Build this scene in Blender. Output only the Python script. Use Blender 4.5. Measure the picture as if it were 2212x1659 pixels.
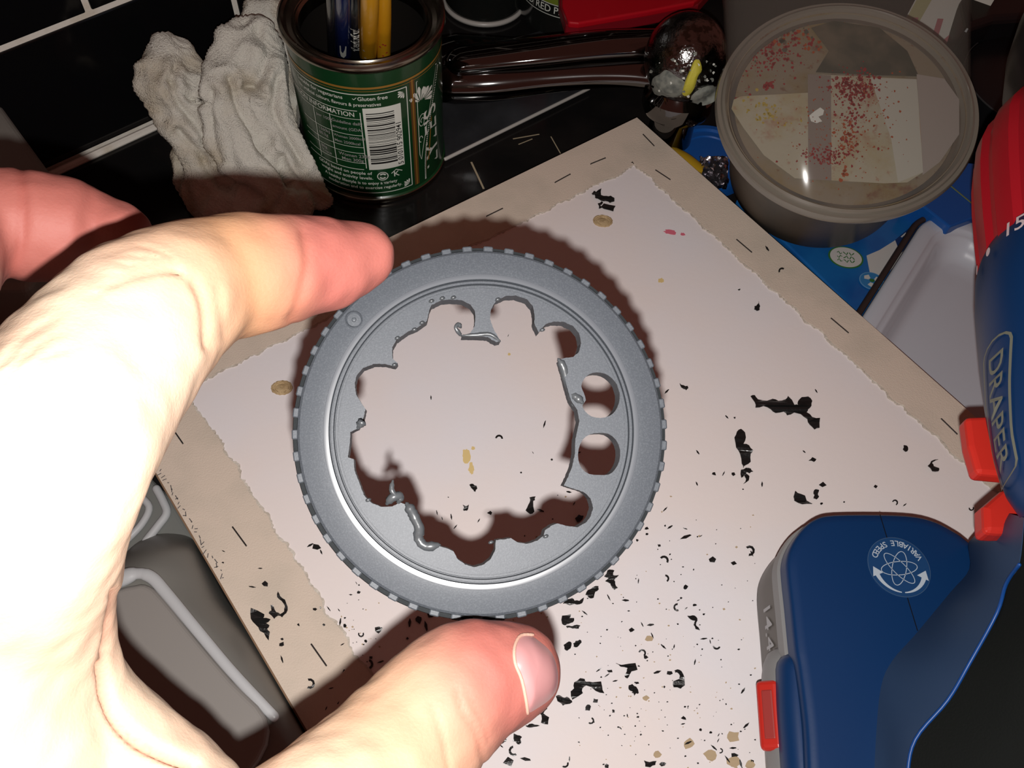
import bpy, bmesh, math, random
import numpy as np
from mathutils import Vector, Matrix
from mathutils.geometry import tessellate_polygon
from mathutils import noise as mn
random.seed(7)
S = bpy.context.scene
for o in list(bpy.data.objects): bpy.data.objects.remove(o)
COL = S.collection
# ------------------------------------------------------------------ camera, world, flash, exposure
F = 1916.0
H = .366
wz = np.array([114, 1205, 1916.]); wz /= np.linalg.norm(wz)
wx = np.array([1., 0, 0]) - wz[0]*wz; wx /= np.linalg.norm(wx)
wy = np.cross(wz, wx)
RM = np.array([wx, wy, wz]); CP = np.array([0, 0, H])
cam = bpy.data.cameras.new('camera'); camo = bpy.data.objects.new('camera', cam); COL.objects.link(camo)
cam.sensor_width = 36; cam.sensor_fit = 'HORIZONTAL'; cam.lens = F/2212*36; cam.clip_start = .005; cam.clip_end = 20
M = Matrix([list(RM[i])+[CP[i]] for i in range(3)]+[[0, 0, 0, 1]])
camo.matrix_world = M
S.camera = camo
S.view_settings.view_transform = 'Standard'; S.view_settings.look = 'None'
S.view_settings.gamma = 1; S.view_settings.use_curve_mapping = False; S.view_settings.exposure = 0.0
wd = bpy.data.worlds.new('room'); S.world = wd; wd.use_nodes = True
wd.node_tree.nodes['Background'].inputs[0].default_value = (1., .33, .24, 1)
wd.node_tree.nodes['Background'].inputs[1].default_value = .098
fl = bpy.data.lights.new('phone_flash', 'AREA'); fl.shape = 'DISK'; fl.size = .0034; fl.energy = 1.32; fl.color = (1, .965, .93)
flo = bpy.data.objects.new('phone_flash', fl); COL.objects.link(flo)
FP = CP + RM @ np.array([.001, -.0105, .0])
flo.matrix_world = Matrix([list(RM[i])+[FP[i]] for i in range(3)]+[[0, 0, 0, 1]])

def ray(px, py): return RM @ np.array([(px-1106)/F, -(py-829.5)/F, -1])
def W(px, py, z=0.):
    d = ray(px, py); return CP + d*(z-H)/d[2]
def AT(px, py, Z): return CP + ray(px, py)*Z
def proj(p):
    c = RM.T @ (np.array(p)-CP); return (1106+F*c[0]/-c[2], 829.5-F*c[1]/-c[2], -c[2])
# ------------------------------------------------------------------ materials
def mat(name, col, rough=.5, metal=0., spec=.5, noise=None, bump=None, trans=0., ior=1.45, sss=0., coat=0., alpha=1., emis=None):
    m = bpy.data.materials.new(name); m.use_nodes = True; nt = m.node_tree; b = nt.nodes['Principled BSDF']
    b.inputs['Base Color'].default_value = (*col, 1); b.inputs['Roughness'].default_value = rough
    b.inputs['Metallic'].default_value = metal; b.inputs['Specular IOR Level'].default_value = spec
    b.inputs['Transmission Weight'].default_value = trans; b.inputs['IOR'].default_value = ior
    b.inputs['Coat Weight'].default_value = coat; b.inputs['Alpha'].default_value = alpha
    if sss:
        b.inputs['Subsurface Weight'].default_value = sss; b.inputs['Subsurface Radius'].default_value = (1, .35, .2); b.inputs['Subsurface Scale'].default_value = .0025
    tc = nt.nodes.new('ShaderNodeTexCoord')
    if noise:   # (scale, colour2, lo, hi, stretch)
        n = nt.nodes.new('ShaderNodeTexNoise'); n.inputs['Scale'].default_value = noise[0]; n.inputs['Detail'].default_value = 6
        mp = nt.nodes.new('ShaderNodeMapping'); mp.inputs['Scale'].default_value = noise[4] if len(noise) > 4 else (1, 1, 1)
        nt.links.new(tc.outputs['Object'], mp.inputs[0]); nt.links.new(mp.outputs[0], n.inputs['Vector'])
        r = nt.nodes.new('ShaderNodeMapRange'); r.inputs[1].default_value = noise[2]; r.inputs[2].default_value = noise[3]
        nt.links.new(n.outputs[0], r.inputs[0])
        x = nt.nodes.new('ShaderNodeMix'); x.data_type = 'RGBA'; x.inputs[6].default_value = (*col, 1); x.inputs[7].default_value = (*noise[1], 1)
        nt.links.new(r.outputs[0], x.inputs[0]); nt.links.new(x.outputs[2], b.inputs['Base Color'])
    if bump:    # (scale, strength, distance)
        n2 = nt.nodes.new('ShaderNodeTexNoise'); n2.inputs['Scale'].default_value = bump[0]; n2.inputs['Detail'].default_value = 4
        nt.links.new(tc.outputs['Object'], n2.inputs['Vector'])
        bp = nt.nodes.new('ShaderNodeBump'); bp.inputs['Strength'].default_value = bump[1]; bp.inputs['Distance'].default_value = bump[2]
        nt.links.new(n2.outputs[0], bp.inputs['Height']); nt.links.new(bp.outputs[0], b.inputs['Normal'])
    return m
# ------------------------------------------------------------------ object helpers
ORG = {}
def tag(o, label=None, cat=None, group=None, kind=None):
    if label: o['label'] = label
    if cat: o['category'] = cat
    if group: o['group'] = group
    if kind: o['kind'] = kind
    return o
def empty(name, loc, label, cat, group=None):
    o = bpy.data.objects.new(name, None); COL.objects.link(o); o.location = tuple(loc); o.empty_display_size = .01
    ORG[o] = np.array(loc, float); return tag(o, label, cat, group)
def mk(name, V, Fc, m, parent=None, smooth=False, bevel=None, sub=0, auto=None):
    V = np.array([tuple(v) for v in V], float)
    if parent is not None: org = ORG[parent]
    else:
        org = (V.min(0)+V.max(0))/2; org[2] = V[:, 2].min()
    me = bpy.data.meshes.new(name); me.from_pydata([tuple(v) for v in (V-org)], [], [tuple(f) for f in Fc]); me.update()
    bm = bmesh.new(); bm.from_mesh(me); bmesh.ops.recalc_face_normals(bm, faces=bm.faces); bm.to_mesh(me); bm.free()
    o = bpy.data.objects.new(name, me); COL.objects.link(o)
    if parent is not None: o.parent = parent
    else: o.location = tuple(org)
    ORG[o] = org
    for mm in (m if isinstance(m, (list, tuple)) else [m]): me.materials.append(mm)
    if smooth or auto:
        for p in me.polygons: p.use_smooth = True
        if auto: me.set_sharp_from_angle(angle=math.radians(auto))
    if bevel:
        b = o.modifiers.new('bevel', 'BEVEL'); b.width = bevel[0]; b.segments = bevel[1]; b.limit_method = 'ANGLE'; b.angle_limit = math.radians(40)
    if sub:
        s = o.modifiers.new('sub', 'SUBSURF'); s.levels = sub; s.render_levels = sub
    return o
def prism(P, z0, z1, holes=()):
    """horizontal polygon(s) from z0 to z1. P: list of xy"""
    loops = [list(P)]+[list(h) for h in holes]
    flat = [p for l in loops for p in l]; n = len(flat)
    tris = tessellate_polygon([[Vector((p[0], p[1], 0)) for p in l] for l in loops])
    V = [(p[0], p[1], z1) for p in flat]+[(p[0], p[1], z0) for p in flat]
    Fc = [tuple(t) for t in tris]+[tuple(reversed([i+n for i in t])) for t in tris]
    s = 0
    for l in loops:
        k = len(l)
        for i in range(k): a, b = s+i, s+(i+1) % k; Fc.append((a, b, b+n, a+n))
        s += k
    return V, Fc
def solidprism(P, z0, z1):
    n = len(P); V = [(p[0], p[1], z1) for p in P]+[(p[0], p[1], z0) for p in P]
    return V, [tuple(range(n)), tuple(range(2*n-1, n-1, -1))]+[(i, (i+1) % n, (i+1) % n+n, i+n) for i in range(n)]
def box(c, sx, sy, sz, ax=(1, 0, 0), ay=(0, 1, 0), az=(0, 0, 1)):
    c, ax, ay, az = map(lambda q: np.array(q, float), (c, ax, ay, az))
    V = [c+ax*sx/2*i+ay*sy/2*j+az*sz/2*k for i in (-1, 1) for j in (-1, 1) for k in (-1, 1)]
    return V, [(0, 1, 3, 2), (4, 6, 7, 5), (0, 4, 5, 1), (2, 3, 7, 6), (0, 2, 6, 4), (1, 5, 7, 3)]
def lathe(prof, c, n=96, ax=(1, 0, 0), ay=(0, 1, 0), az=(0, 0, 1), closed=False):
    c, ax, ay, az = map(lambda q: np.array(q, float), (c, ax, ay, az)); V = []; Fc = []
    for r, z in prof:
        for i in range(n):
            a = 2*math.pi*i/n; V.append(c+az*z+r*(math.cos(a)*ax+math.sin(a)*ay))
    k = len(prof)
    for j in range(k if closed else k-1):
        for i in range(n): Fc.append((j*n+i, j*n+(i+1) % n, ((j+1) % k)*n+(i+1) % n, ((j+1) % k)*n+i))
    if not closed:
        Fc.append(tuple(range(n))); Fc.append(tuple((k-1)*n+i for i in range(n)))
    return V, Fc
def tube(path, rad, n=16, flat=None, cap=3):
    """swept circle (or ellipse) with rounded ends. rad per station or scalar; flat=(axis, ratio) squashes along axis"""
    P = [np.array(p, float) for p in path]
    R_ = [rad]*len(P) if np.isscalar(rad) else list(rad)
    if cap:
        d0 = P[0]-P[1]; d0 = d0/np.linalg.norm(d0); d1 = P[-1]-P[-2]; d1 = d1/np.linalg.norm(d1)
        a = [(P[0]+d0*R_[0]*math.sin(t), R_[0]*math.cos(t)) for t in [math.pi/2*(cap-k)/(cap)*.96 for k in range(cap)]]
        b = [(P[-1]+d1*R_[-1]*math.sin(t), R_[-1]*math.cos(t)) for t in [math.pi/2*(k+1)/(cap)*.96 for k in range(cap)]]
        P = [q[0] for q in a]+P+[q[0] for q in b]; R_ = [q[1] for q in a]+R_+[q[1] for q in b]
    V = []; Fc = []; up = None
    for i, p in enumerate(P):
        t = P[min(i+1, len(P)-1)]-P[max(i-1, 0)]; t = t/(np.linalg.norm(t)+1e-12)
        if up is None:
            up = np.array([0, 0, 1.]) if abs(t[2]) < .9 else np.array([1., 0, 0])
        x = np.cross(t, up); x /= np.linalg.norm(x); y = np.cross(x, t); up = y
        for k in range(n):
            a = 2*math.pi*k/n; off = R_[i]*(math.cos(a)*x+math.sin(a)*y)
            if flat is not None: fa = np.array(flat[0], float); off = off-fa*(off@fa)*(1-flat[1])
            V.append(p+off)
    for j in range(len(P)-1):
        for k in range(n): Fc.append((j*n+k, j*n+(k+1) % n, (j+1)*n+(k+1) % n, (j+1)*n+k))
    Fc.append(tuple(range(n))); Fc.append(tuple((len(P)-1)*n+k for k in range(n)))
    return V, Fc
def join(*parts):
    V = []; Fc = []
    for v, f in parts:
        s = len(V); V += list(v); Fc += [tuple(i+s for i in q) for q in f]
    return V, Fc
def spline(pts, k=6):
    pts = [np.array(p, float) for p in pts]; out = []
    for i in range(len(pts)-1):
        p0 = pts[max(i-1, 0)]; p1 = pts[i]; p2 = pts[i+1]; p3 = pts[min(i+2, len(pts)-1)]
        for j in range(k):
            t = j/k; out.append(.5*((2*p1)+(-p0+p2)*t+(2*p0-5*p1+4*p2-p3)*t*t+(-p0+3*p1-3*p2+p3)*t**3))
    out.append(pts[-1]); return out
def cspline(pts, k=5):
    pts = [np.array(p, float) for p in pts]; n = len(pts); out = []
    for i in range(n):
        p0, p1, p2, p3 = pts[i-1], pts[i], pts[(i+1) % n], pts[(i+2) % n]
        for j in range(k):
            t = j/k; out.append(.5*((2*p1)+(-p0+p2)*t+(2*p0-5*p1+4*p2-p3)*t*t+(-p0+3*p1-3*p2+p3)*t**3))
    return out
_tc = {}
def text2d(s, size=1., align='CENTER'):
    key = (s, align)
    if key not in _tc:
        c = bpy.data.curves.new('t', 'FONT'); c.body = s; c.size = 1; c.align_x = align; c.align_y = 'CENTER'; c.resolution_u = 3; c.offset = .008
        o = bpy.data.objects.new('t', c); COL.objects.link(o)
        dg = bpy.context.evaluated_depsgraph_get(); dg.update(); me = bpy.data.meshes.new_from_object(o.evaluated_get(dg))
        _tc[key] = ([tuple(v.co[:2]) for v in me.vertices], [tuple(p.vertices) for p in me.polygons])
        bpy.data.objects.remove(o); bpy.data.curves.remove(c); bpy.data.meshes.remove(me)
    V, Fc = _tc[key]; return [(x*size, y*size) for x, y in V], Fc
def line2d(pts, w, closed=False):
    """ribbon polyline -> 2d verts, faces"""
    P = [np.array(p, float) for p in pts]; n = len(P); V = []
    for i in range(n):
        a = P[(i-1) % n] if (closed or i) else P[i]; b = P[(i+1) % n] if (closed or i < n-1) else P[i]
        t = b-a; t = t/(np.linalg.norm(t)+1e-12); q = np.array([-t[1], t[0]])*w/2; V += [tuple(P[i]+q), tuple(P[i]-q)]
    Fc = [(2*i, 2*i+1, (2*i+3) % (2*n), (2*i+2) % (2*n)) for i in range(n if closed else n-1)]
    return V, Fc
def rect2d(x0, y0, x1, y1, nx=1): 
    V = []; Fc = []
    for i in range(nx+1):
        x = x0+(x1-x0)*i/nx; V += [(x, y0), (x, y1)]
    for i in range(nx): Fc.append((2*i, 2*i+2, 2*i+3, 2*i+1))
    return V, Fc
def mapped(parts, fn):
    V = []; Fc = []
    for v, f in parts:
        s = len(V); V += [fn(*p) for p in v]; Fc += [tuple(i+s for i in q) for q in f]
    return V, Fc
def mk_flat(name, parts, fn, m, parent, **k):
    V, Fc = mapped(parts, fn); return mk(name, V, Fc, m, parent, **k)

# ------------------------------------------------------------------ setting: worktop and tiled wall
M_top = mat('dark_stone', (.008, .0075, .0075), .16, spec=.35, noise=(26, (.016, .0135, .0125), .45, .75), bump=(60, .04, .001))
M_tile = mat('black_glazed_tile', (.004, .004, .0045), .10, spec=.4, bump=(18, .03, .001))
M_grout = mat('pale_grout', (.74, .70, .63), .9, noise=(60, (.55, .48, .36), .5, .8), bump=(900, .4, .0005))
M_line = mat('pale_line_colour', (.36, .30, .20), .6)
top = mk('worktop', *box((.05, .15, -.015), 1.6, 1.3, .03), M_top); tag(top, 'dark glossy worktop under everything, with pale lines', kind='structure')
P0 = W(111, 370, 0); P1 = W(367, 253, 0); T = (P1-P0)/np.linalg.norm(P1-P0); N = np.array([T[1], -T[0], 0]); ZZ = np.array([0, 0, 1.])
wall = mk('wall_back', *box(P0-N*.0108+T*.15+ZZ*.2, 1.5, .02, .42, T, N, ZZ), M_grout); tag(wall, kind='structure')
tw, th, g = .1536, .0755, .0032
tile_me = None
for row in range(5):
    for i in range(-4, 7):
        s = .1285+(-.0768 if row % 2 else 0)+i*tw; c = P0-N*.0012+T*(s+tw/2)+ZZ*(.0012+row*th+th/2)
        if tile_me is None:
            o = mk('tile', *box((0, 0, 0), tw-g, .0024, th-g, T, N, ZZ), M_tile, bevel=(.0008, 2)); tile_me = o.data; c = c+N*0; o.data.transform(Matrix.Translation((0, 0, ORG[o][2])))
        else:
            o = bpy.data.objects.new('tile', tile_me); COL.objects.link(o); b = o.modifiers.new('bevel', 'BEVEL'); b.width = .0008; b.segments = 2
        o.parent = wall; o.location = tuple(c-ORG[wall])
# worktop joint (pale bead) where wall meets top
bead = mk('trim_1', *tube([P0-T*.5+N*.0035+ZZ*.001, P0+T*.8+N*.0035+ZZ*.001], .0022, 8), M_grout); tag(bead, kind='structure')
for a, b, w in [((1190, 295), (1211, 332), .0006), ((1018, 350), (1045, 408), .0011), ((1108, 300), (1165, 290), .0007), ((1120, 312), (1150, 300), .0006)]:
    A, B = W(*a, 0.00005), W(*b, 0.00005); d = (B-A); L_ = np.linalg.norm(d); d /= L_
    mk('pale_line', *box((A+B)/2, L_, w, .0001, d, np.cross(ZZ, d), ZZ), M_line, top)  # thin pale lines laid flat on the worktop

# ------------------------------------------------------------------ canvas-covered board
ZB = .020
O = W(1375, 256, ZB); bu = np.array([-.8113, -.5846, 0]); bv = np.array([.5944, -.8041, 0])
bw, bl = .317, .42
def BD(u, v, z=ZB): p = O+bu*u/1000+bv*v/1000; return np.array([p[0], p[1], z])
M_board = mat('white_primed_board', (.76, .69, .67), .65, noise=(9, (.73, .71, .74), .45, .7), bump=(400, .12, .0004))
# painted marks and stains of the board itself
nt = M_board.node_tree
M_fold = mat('beige_canvas', (.62, .52, .43), .9, noise=(35, (.52, .45, .37), .45, .75), bump=(1500, .5, .0004))
M_fray = mat('frayed_canvas_edge', (.50, .44, .37), .95, noise=(200, (.62, .57, .50), .4, .7), bump=(900, .8, .0008))
M_staple = mat('steel_staple', (.12, .12, .12), .35, metal=.9)
M_wood = mat('bare_wood', (.46, .34, .19), .8, noise=(300, (.32, .22, .11), .4, .7), bump=(700, .5, .0006))
board = empty('canvas_board', BD(150, 200), 'white board edged with beige stapled canvas under the ring', 'board')
mk('panel', *solidprism([BD(0, 0), BD(317, 0), BD(317, 420), BD(0, 420)], ZB-.004, ZB), M_board, board, bevel=(.0004, 1))
rnd = random.Random(3)
def ragged(a, b, amp, step, seed):
    n = max(2, int(np.linalg.norm(np.array(b)-np.array(a))/step)); out = []
    for i in range(n+1):
        t = i/n; p = np.array(a)*(1-t)+np.array(b)*t; k = (mn.noise((seed, t*n*.11, 0))*2.2+mn.noise((seed+9, t*n*.45, 3))*.7+rnd.uniform(-.16, .16))*amp
        out.append((p, k))
    return out
def strip(outer_a, outer_b, inner_a, inner_b, dirn, seed, z1):
    r = ragged(inner_a, inner_b, .9, 1.0, seed); pts = [tuple(p+np.array(dirn)*k) for p, k in r]
    P = [outer_b, outer_a]+pts
    Q = [BD(*p)[:2] for p in P]; mk('canvas_fold', *prism(Q, ZB, z1), M_fold, board)
    r2 = [tuple(p+np.array(dirn)*(k+rnd.uniform(.2, 1.3))) for p, k in r]; P2 = [tuple(np.array(q)-np.array(dirn)*.8) for q in pts]+r2[::-1]
    V = [BD(*p) for p in P2]; Q2 = [v[:2] for v in V]; mk('frayed_edge', *prism(Q2, ZB, z1-.0002), M_fray, board)
strip((0, 0), (317, 0), (19, 29), (289, 26), (0, 1), 1.3, ZB+.0007)      # upper-left strip
strip((0, 0), (0, 420), (25, 26), (22, 418), (1, 0), 5.1, ZB+.0009)      # right strip
strip((317, 0), (317, 420), (289, 28), (288, 418), (-1, 0), 9.7, ZB+.0008)  # left strip
# pencil-dark edge line on left fold
def staple(px0, py0, px1, py1):
    A, B = W(px0, py0, ZB+.0011), W(px1, py1, ZB+.0011); d = (B-A)/np.linalg.norm(B-A)
    V, Fc = tube([A-ZZ*.0008, A, B, B-ZZ*.0008], .00032, 8, cap=0); mk('staple', V, Fc, M_staple, board)
for q in [(1276, 354, 1308, 341), (1199, 394, 1232, 376), (1389, 290, 1413, 315), (1416, 367, 1448, 388), (1591, 517, 1624, 545), (1795, 687, 1833, 719), (2033, 904, 2068, 938), (1051, 467, 1086, 450), (372, 925, 395, 958), (502, 1138, 532, 1179), (672, 1391, 705, 1438)]:
    staple(*q)
for k, (px, py, r) in enumerate([(1302, 478, .0052), (609, 838, .0048)]):
    c = W(px, py, ZB); pr = [(r, -.0002), (r*1.0, .0004), (r*.86, .0007), (r*.80, .0003), (r*.66, .0005), (r*.60, .0001), (r*.45, .0004), (r*.2, .0005), (.0002, .0003)]
    V, Fc = lathe(pr, c, 40, (1, 0, 0), (0, .8, 0)); V = [v+np.array([rnd.uniform(-1, 1), rnd.uniform(-1, 1), 0])*.0002 for v in V]
    o = mk('bare_wood_patch', V, Fc, M_wood, board, auto=30)
M_pink = mat('pink_paint', (.62, .14, .20), .6); M_yel = mat('yellow_paint', (.66, .50, .22), .6); M_bluesm = mat('faint_grey_wash', (.60, .64, .64), .6); M_pencil = mat('pencil_mark', (.09, .08, .08), .8)
def blot(px, py, rx, ry, seed, z=ZB+.00006, n=26, rot=0.):
    P = []
    for i in range(n):
        a = 2*math.pi*i/n; k = 1+.45*mn.noise((math.cos(a)*2, math.sin(a)*2, seed)); x = math.cos(a)*rx*k; y = math.sin(a)*ry*k
        x, y = x*math.cos(rot)-y*math.sin(rot), x*math.sin(rot)+y*math.cos(rot); P.append(W(px+x, py+y, z)[:2])
    return solidprism(P, ZB-.0001, z)
for q in [(1448, 501, 13, 5, 1), (1475, 506, 5, 3, 2)]: mk('paint_mark', *blot(*q, rot=.15), M_pink, board)
for q in [(1008, 985, 9, 16, 5), (1018, 1012, 6, 13, 6), (1428, 606, 6, 5, 7), (1022, 968, 4, 4, 9), (1100, 765, 3, 3, 9)]: mk('paint_mark', *blot(*q), M_yel, board)
pm = []
for i in range(34):
    t = i/34; p = BD(315.4-rnd.uniform(0, 1.0), 56+t*62)+0; d = np.array([rnd.uniform(-.0016, .0016), rnd.uniform(-.0026, .0004), 0])
    A = p+ZZ*.00092; B = A+d; q = np.cross(ZZ, d); q = q/np.linalg.norm(q)*.00018; pm.append(([A-q, A+q, B+q, B-q], [(0, 1, 2, 3)]))
mk('pencil_mark', *join(*pm), M_pencil, board)
M_edge = mat('brown_board_edge', (.20, .12, .07), .8)
mk('board_edge', *solidprism([BD(317, 0), BD(317.7, 0), BD(317.7, 420), BD(317, 420)], ZB-.0042, ZB-.0006), M_edge, board)

# ------------------------------------------------------------------ ring held in the hand
M_ring = mat('dark_grey_plastic', (.040, .045, .053), .50, spec=.28, noise=(3200, (.055, .061, .070), .45, .7), bump=(3500, .08, .0002))
M_ridge = mat('polished_ridge_plastic', (.060, .065, .074), .24, spec=.55)
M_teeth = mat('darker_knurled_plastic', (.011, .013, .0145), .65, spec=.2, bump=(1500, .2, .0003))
M_burr = mat('torn_shiny_plastic', (.042, .046, .050), .30, spec=.6)
ZR = .176; PX = 1.02*ZR/F                       # metres per pixel on the ring face
rc = AT(1045, 926, ZR)
cr = ray(1038, 930)*0+RM[:, 0]; up_ = RM[:, 1]; nrm = RM[:, 2]
tilt = math.radians(9); ta = cr*.62+up_*.78    # normal leans to the upper right
rn = nrm*math.cos(tilt)+ta*math.sin(tilt); rn /= np.linalg.norm(rn)
rx_ = cr-rn*(cr@rn); rx_ /= np.linalg.norm(rx_); ry_ = np.cross(rn, rx_)
ring = empty('lens_ring', rc, 'dark grey plastic ring with toothed rim and jagged drilled centre, held in fingers', 'ring')
def RP(x, y, z=0.): return rc+rx_*x*PX+ry_*y*PX+rn*z     # x,y in px, y up
TH = .0045
# outer annulus profile (r px, z m) from inner edge of flat to the tooth ring and back
prof = [(304, 0), (309.5, 0), (311.2, -.0009), (312.6, -.0009), (314, .0), (319, .0), (320.6, -.0009), (322, -.0009), (323.5, .0), (335, .0), (345, -.0001), (362, -.0003), (384, -.0007), (389, -.0011), (391, -.0018), (391, -.0050), (330, -.0056), (326, -TH), (304, -TH)]
V, Fc = lathe([(r*PX, z) for r, z in prof], rc, 240, rx_, ry_, rn, closed=True)
mk('outer_rim', V, Fc, M_ring, ring, auto=28)
V, Fc = lathe([(r*PX, z) for r, z in [(323.6, -.0002), (324, .00004), (328, .00007), (332, .000095), (334.5, .00008), (335.5, -.0001)]], rc, 240, rx_, ry_, rn, closed=True)
mk('polished_ridge', V, Fc, M_ridge, ring, auto=40)
z7 = lambda P: [((x-826)/1.885, -(y-843)/1.885) for x, y in P]
inner = z7([(790,390),(787,430),(765,462),(735,470),(790,470),(840,472),(875,492),(893,488),(866,442),(850,400),(852,360),(875,320),(915,300),(955,298),(1000,312),(1025,340),(1032,380),(1030,410),(1048,450),(1064,428),(1080,412),(1110,403),(1150,403),(1190,420),(1215,450),(1223,490),(1215,525),(1190,548),(1160,552),(1133,560),(1148,610),(1165,680),(1178,725),(1205,765),(1213,810),(1196,880),(1194,940),(1180,1000),(1148,1068),(1200,1085),(1230,1095),(1255,1120),(1265,1155),(1255,1190),(1235,1215),(1200,1233),(1160,1228),(1120,1218),(1100,1225),(1070,1245),(1065,1265),(1040,1285),(1000,1297),(960,1290),(935,1275),(900,1280),(875,1282),(873,1320),(855,1355),(825,1378),(790,1386),(755,1375),(725,1355),(710,1325),(690,1315),(650,1303),(610,1310),(575,1290),(570,1240),(560,1190),(540,1150),(500,1135),(470,1150),(430,1152),(390,1138),(360,1110),(340,1060),(320,1010),(315,965),(293,960),(300,900),(300,860),(330,845),(352,800),(357,768),(340,745),(320,710),(313,670),(320,635),(345,605),(390,587),(430,588),(470,597),(480,583),(460,565),(458,520),(475,490),(520,455),(555,440),(595,410),(603,370),(612,345),(650,325),(690,320),(735,322),(770,340),(788,365)])
def rough_loop(P, k=4, amp=1.1, seed=0):
    out = []; n = len(P)
    for i in range(n):
        a = np.array(P[i]); b = np.array(P[(i+1) % n]); L_ = np.linalg.norm(b-a); m_ = max(1, int(L_/3.2))
        for j in range(m_):
            p = a+(b-a)*j/m_; out.append((p[0]+amp*mn.noise((p[0]*.33, p[1]*.33, seed)), p[1]+amp*mn.noise((p[0]*.33, p[1]*.33, seed+7))))
    return out
inn = rough_loop([tuple(q) for q in inner])
def circ(cx, cy, rx, ry, n=36, rot=0): return [(cx+rx*math.cos(2*math.pi*i/n)*math.cos(rot)-ry*math.sin(2*math.pi*i/n)*math.sin(rot), cy+rx*math.cos(2*math.pi*i/n)*math.sin(rot)+ry*math.sin(2*math.pi*i/n)*math.cos(rot)) for i in range(n)]
hD = z7([(1222,668),(1232,640),(1255,618),(1285,610),(1320,615),(1350,635),(1372,665),(1380,700),(1376,735),(1360,768),(1335,788),(1300,796),(1262,790),(1235,768),(1226,745),(1240,725),(1232,695)])
hE = z7([(1290,857),(1330,860),(1362,885),(1378,925),(1374,970),(1355,1005),(1330,1024),(1290,1026),(1250,1022),(1220,1000),(1207,965),(1208,925),(1225,885),(1255,863)])
hD = [tuple(p) for p in cspline(hD, 2)]; hE = [tuple(p) for p in cspline(hE, 2)]
V2, F2 = prism(circ(0, 0, 304.5, 304.5, 240), -TH, 0., [inn, hD, hE])
mk('cut_face', [RP(x, y, z) for x, y, z in V2], F2, M_ring, ring, auto=30)
# teeth: 54 around the rim, each its own part
NT = 54; tme = None
for i in range(NT):
    a = 2*math.pi*(i+.3)/NT; ca, sa = math.cos(a), math.sin(a); er = rx_*ca+ry_*sa; et = -rx_*sa+ry_*ca
    c = rc+er*(396.5*PX)-rn*.0034
    V, Fc = box(c, 17*PX, 21*PX, .0042, er, et, rn)
    # chamfer: pull the upper outer edge inwards
    V = [v-er*4*PX if ((v-c)@rn > 0 and (v-c)@er > 0) else v for v in V]
    mk('tooth', V, Fc, M_ring, ring, bevel=(.00022, 1))
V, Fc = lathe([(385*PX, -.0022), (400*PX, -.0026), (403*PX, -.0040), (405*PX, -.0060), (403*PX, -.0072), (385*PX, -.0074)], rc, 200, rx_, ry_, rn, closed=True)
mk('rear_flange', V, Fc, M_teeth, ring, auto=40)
# small round mark
mx, my = (763-1045)/1.02, -(692-926)/1.02
V, Fc = lathe([(19*PX, -.0001), (19*PX, .00015), (17*PX, .0003), (15.5*PX, .0001), (14*PX, .0000), (14*PX, .0001), (5*PX, .00012), (4*PX, .0004), (.2*PX, .0005)], RP(mx, my, -.0002), 32, rx_, ry_, rn)
mk('round_mark', V, Fc, M_ring, ring, auto=35)
# torn burrs
def burr(pts, rad): 
    P = spline([RP((x-826)/1.885, -(y-843)/1.885, z) for x, y, z in pts], 4); n = len(P)
    V, Fc = tube(P, [rad*PX*(.5+.6*abs(mn.noise((i*.9, rad, 2)))+(.5 if 1 < i < n-2 else 0)) for i in range(n)], 7, cap=1)
    mk('burr', V, Fc, M_burr, ring, smooth=True)
burr([(735,470,0), (722,458,.0008), (710,440,.0012), (720,425,.001), (732,436,.0003)], 4)
burr([(470,1050,.0010), (466,1085,.0012), (480,1110,.0010), (462,1135,.0004)], 5)
burr([(448,1140,.0), (470,1115,.0008), (498,1110,.0003), (492,1135,-.0002)], 9)
burr([(525,1140,.0), (545,1170,.0004), (560,1200,.0006), (575,1235,.0003), (572,1275,-.0004), (600,1305,-.0003), (650,1300,-.0002)], 10)
burr([(1130,560,.0), (1150,590,-.0004), (1165,640,-.0010), (1185,690,-.0012), (1195,740,-.0014)], 9)
burr([(1180,700,-.0004), (1205,715,-.0003), (1225,735,.0001)], 9)
burr([(740,468,.0002), (800,465,.0003), (850,462,.0004), (890,488,.0001)], 4)
burr([(330,845,.0), (345,820,.0004), (340,838,.0006)], 8)
for q in [(575,420), (545,448), (478,484), (468,592), (612,330), (655,318), (700,314), (880,318), (1062,440), (1072,1268), (855,1290), (375,1125)]:
    burr([(q[0]-8, q[1]+3, .0001), (q[0], q[1], .0005), (q[0]+9, q[1]-3, .0001)], 3.2)

# ------------------------------------------------------------------ hand
def skin_mat():
    m = mat('skin', (.3, .2, .15), .60, spec=.28, sss=.12, bump=(1400, .18, .0004)); nt = m.node_tree
    a = nt.nodes.new('ShaderNodeAttribute'); a.attribute_name = 'skin_tint'; nt.links.new(a.outputs['Color'], nt.nodes['Principled BSDF'].inputs['Base Color'])
    return m
M_skin = skin_mat()
M_nail = mat('thumb_nail', (.30, .145, .145), .25, spec=.5)
def chain(st):   # (px, py, Z, r px, flatten)
    P = spline([(s[0], s[1], s[2], s[3]) for s in st], 5)
    return tube([AT(p[0], p[1], p[2]) for p in P], [p[3]*p[2]/F for p in P], 28, cap=5)
index = chain([(780,553,.1655,76),(726,567,.163,99),(655,575,.159,110),(590,584,.155,125),(520,595,.152,136),(450,607,.148,139),(380,640,.142,158),(310,690,.137,180),(235,775,.130,194),(165,870,.123,212),(100,985,.115,222),(40,1120,.116,232),(5,1280,.128,238),(-30,1420,.136,268),(-60,1560,.142,330)])
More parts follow.
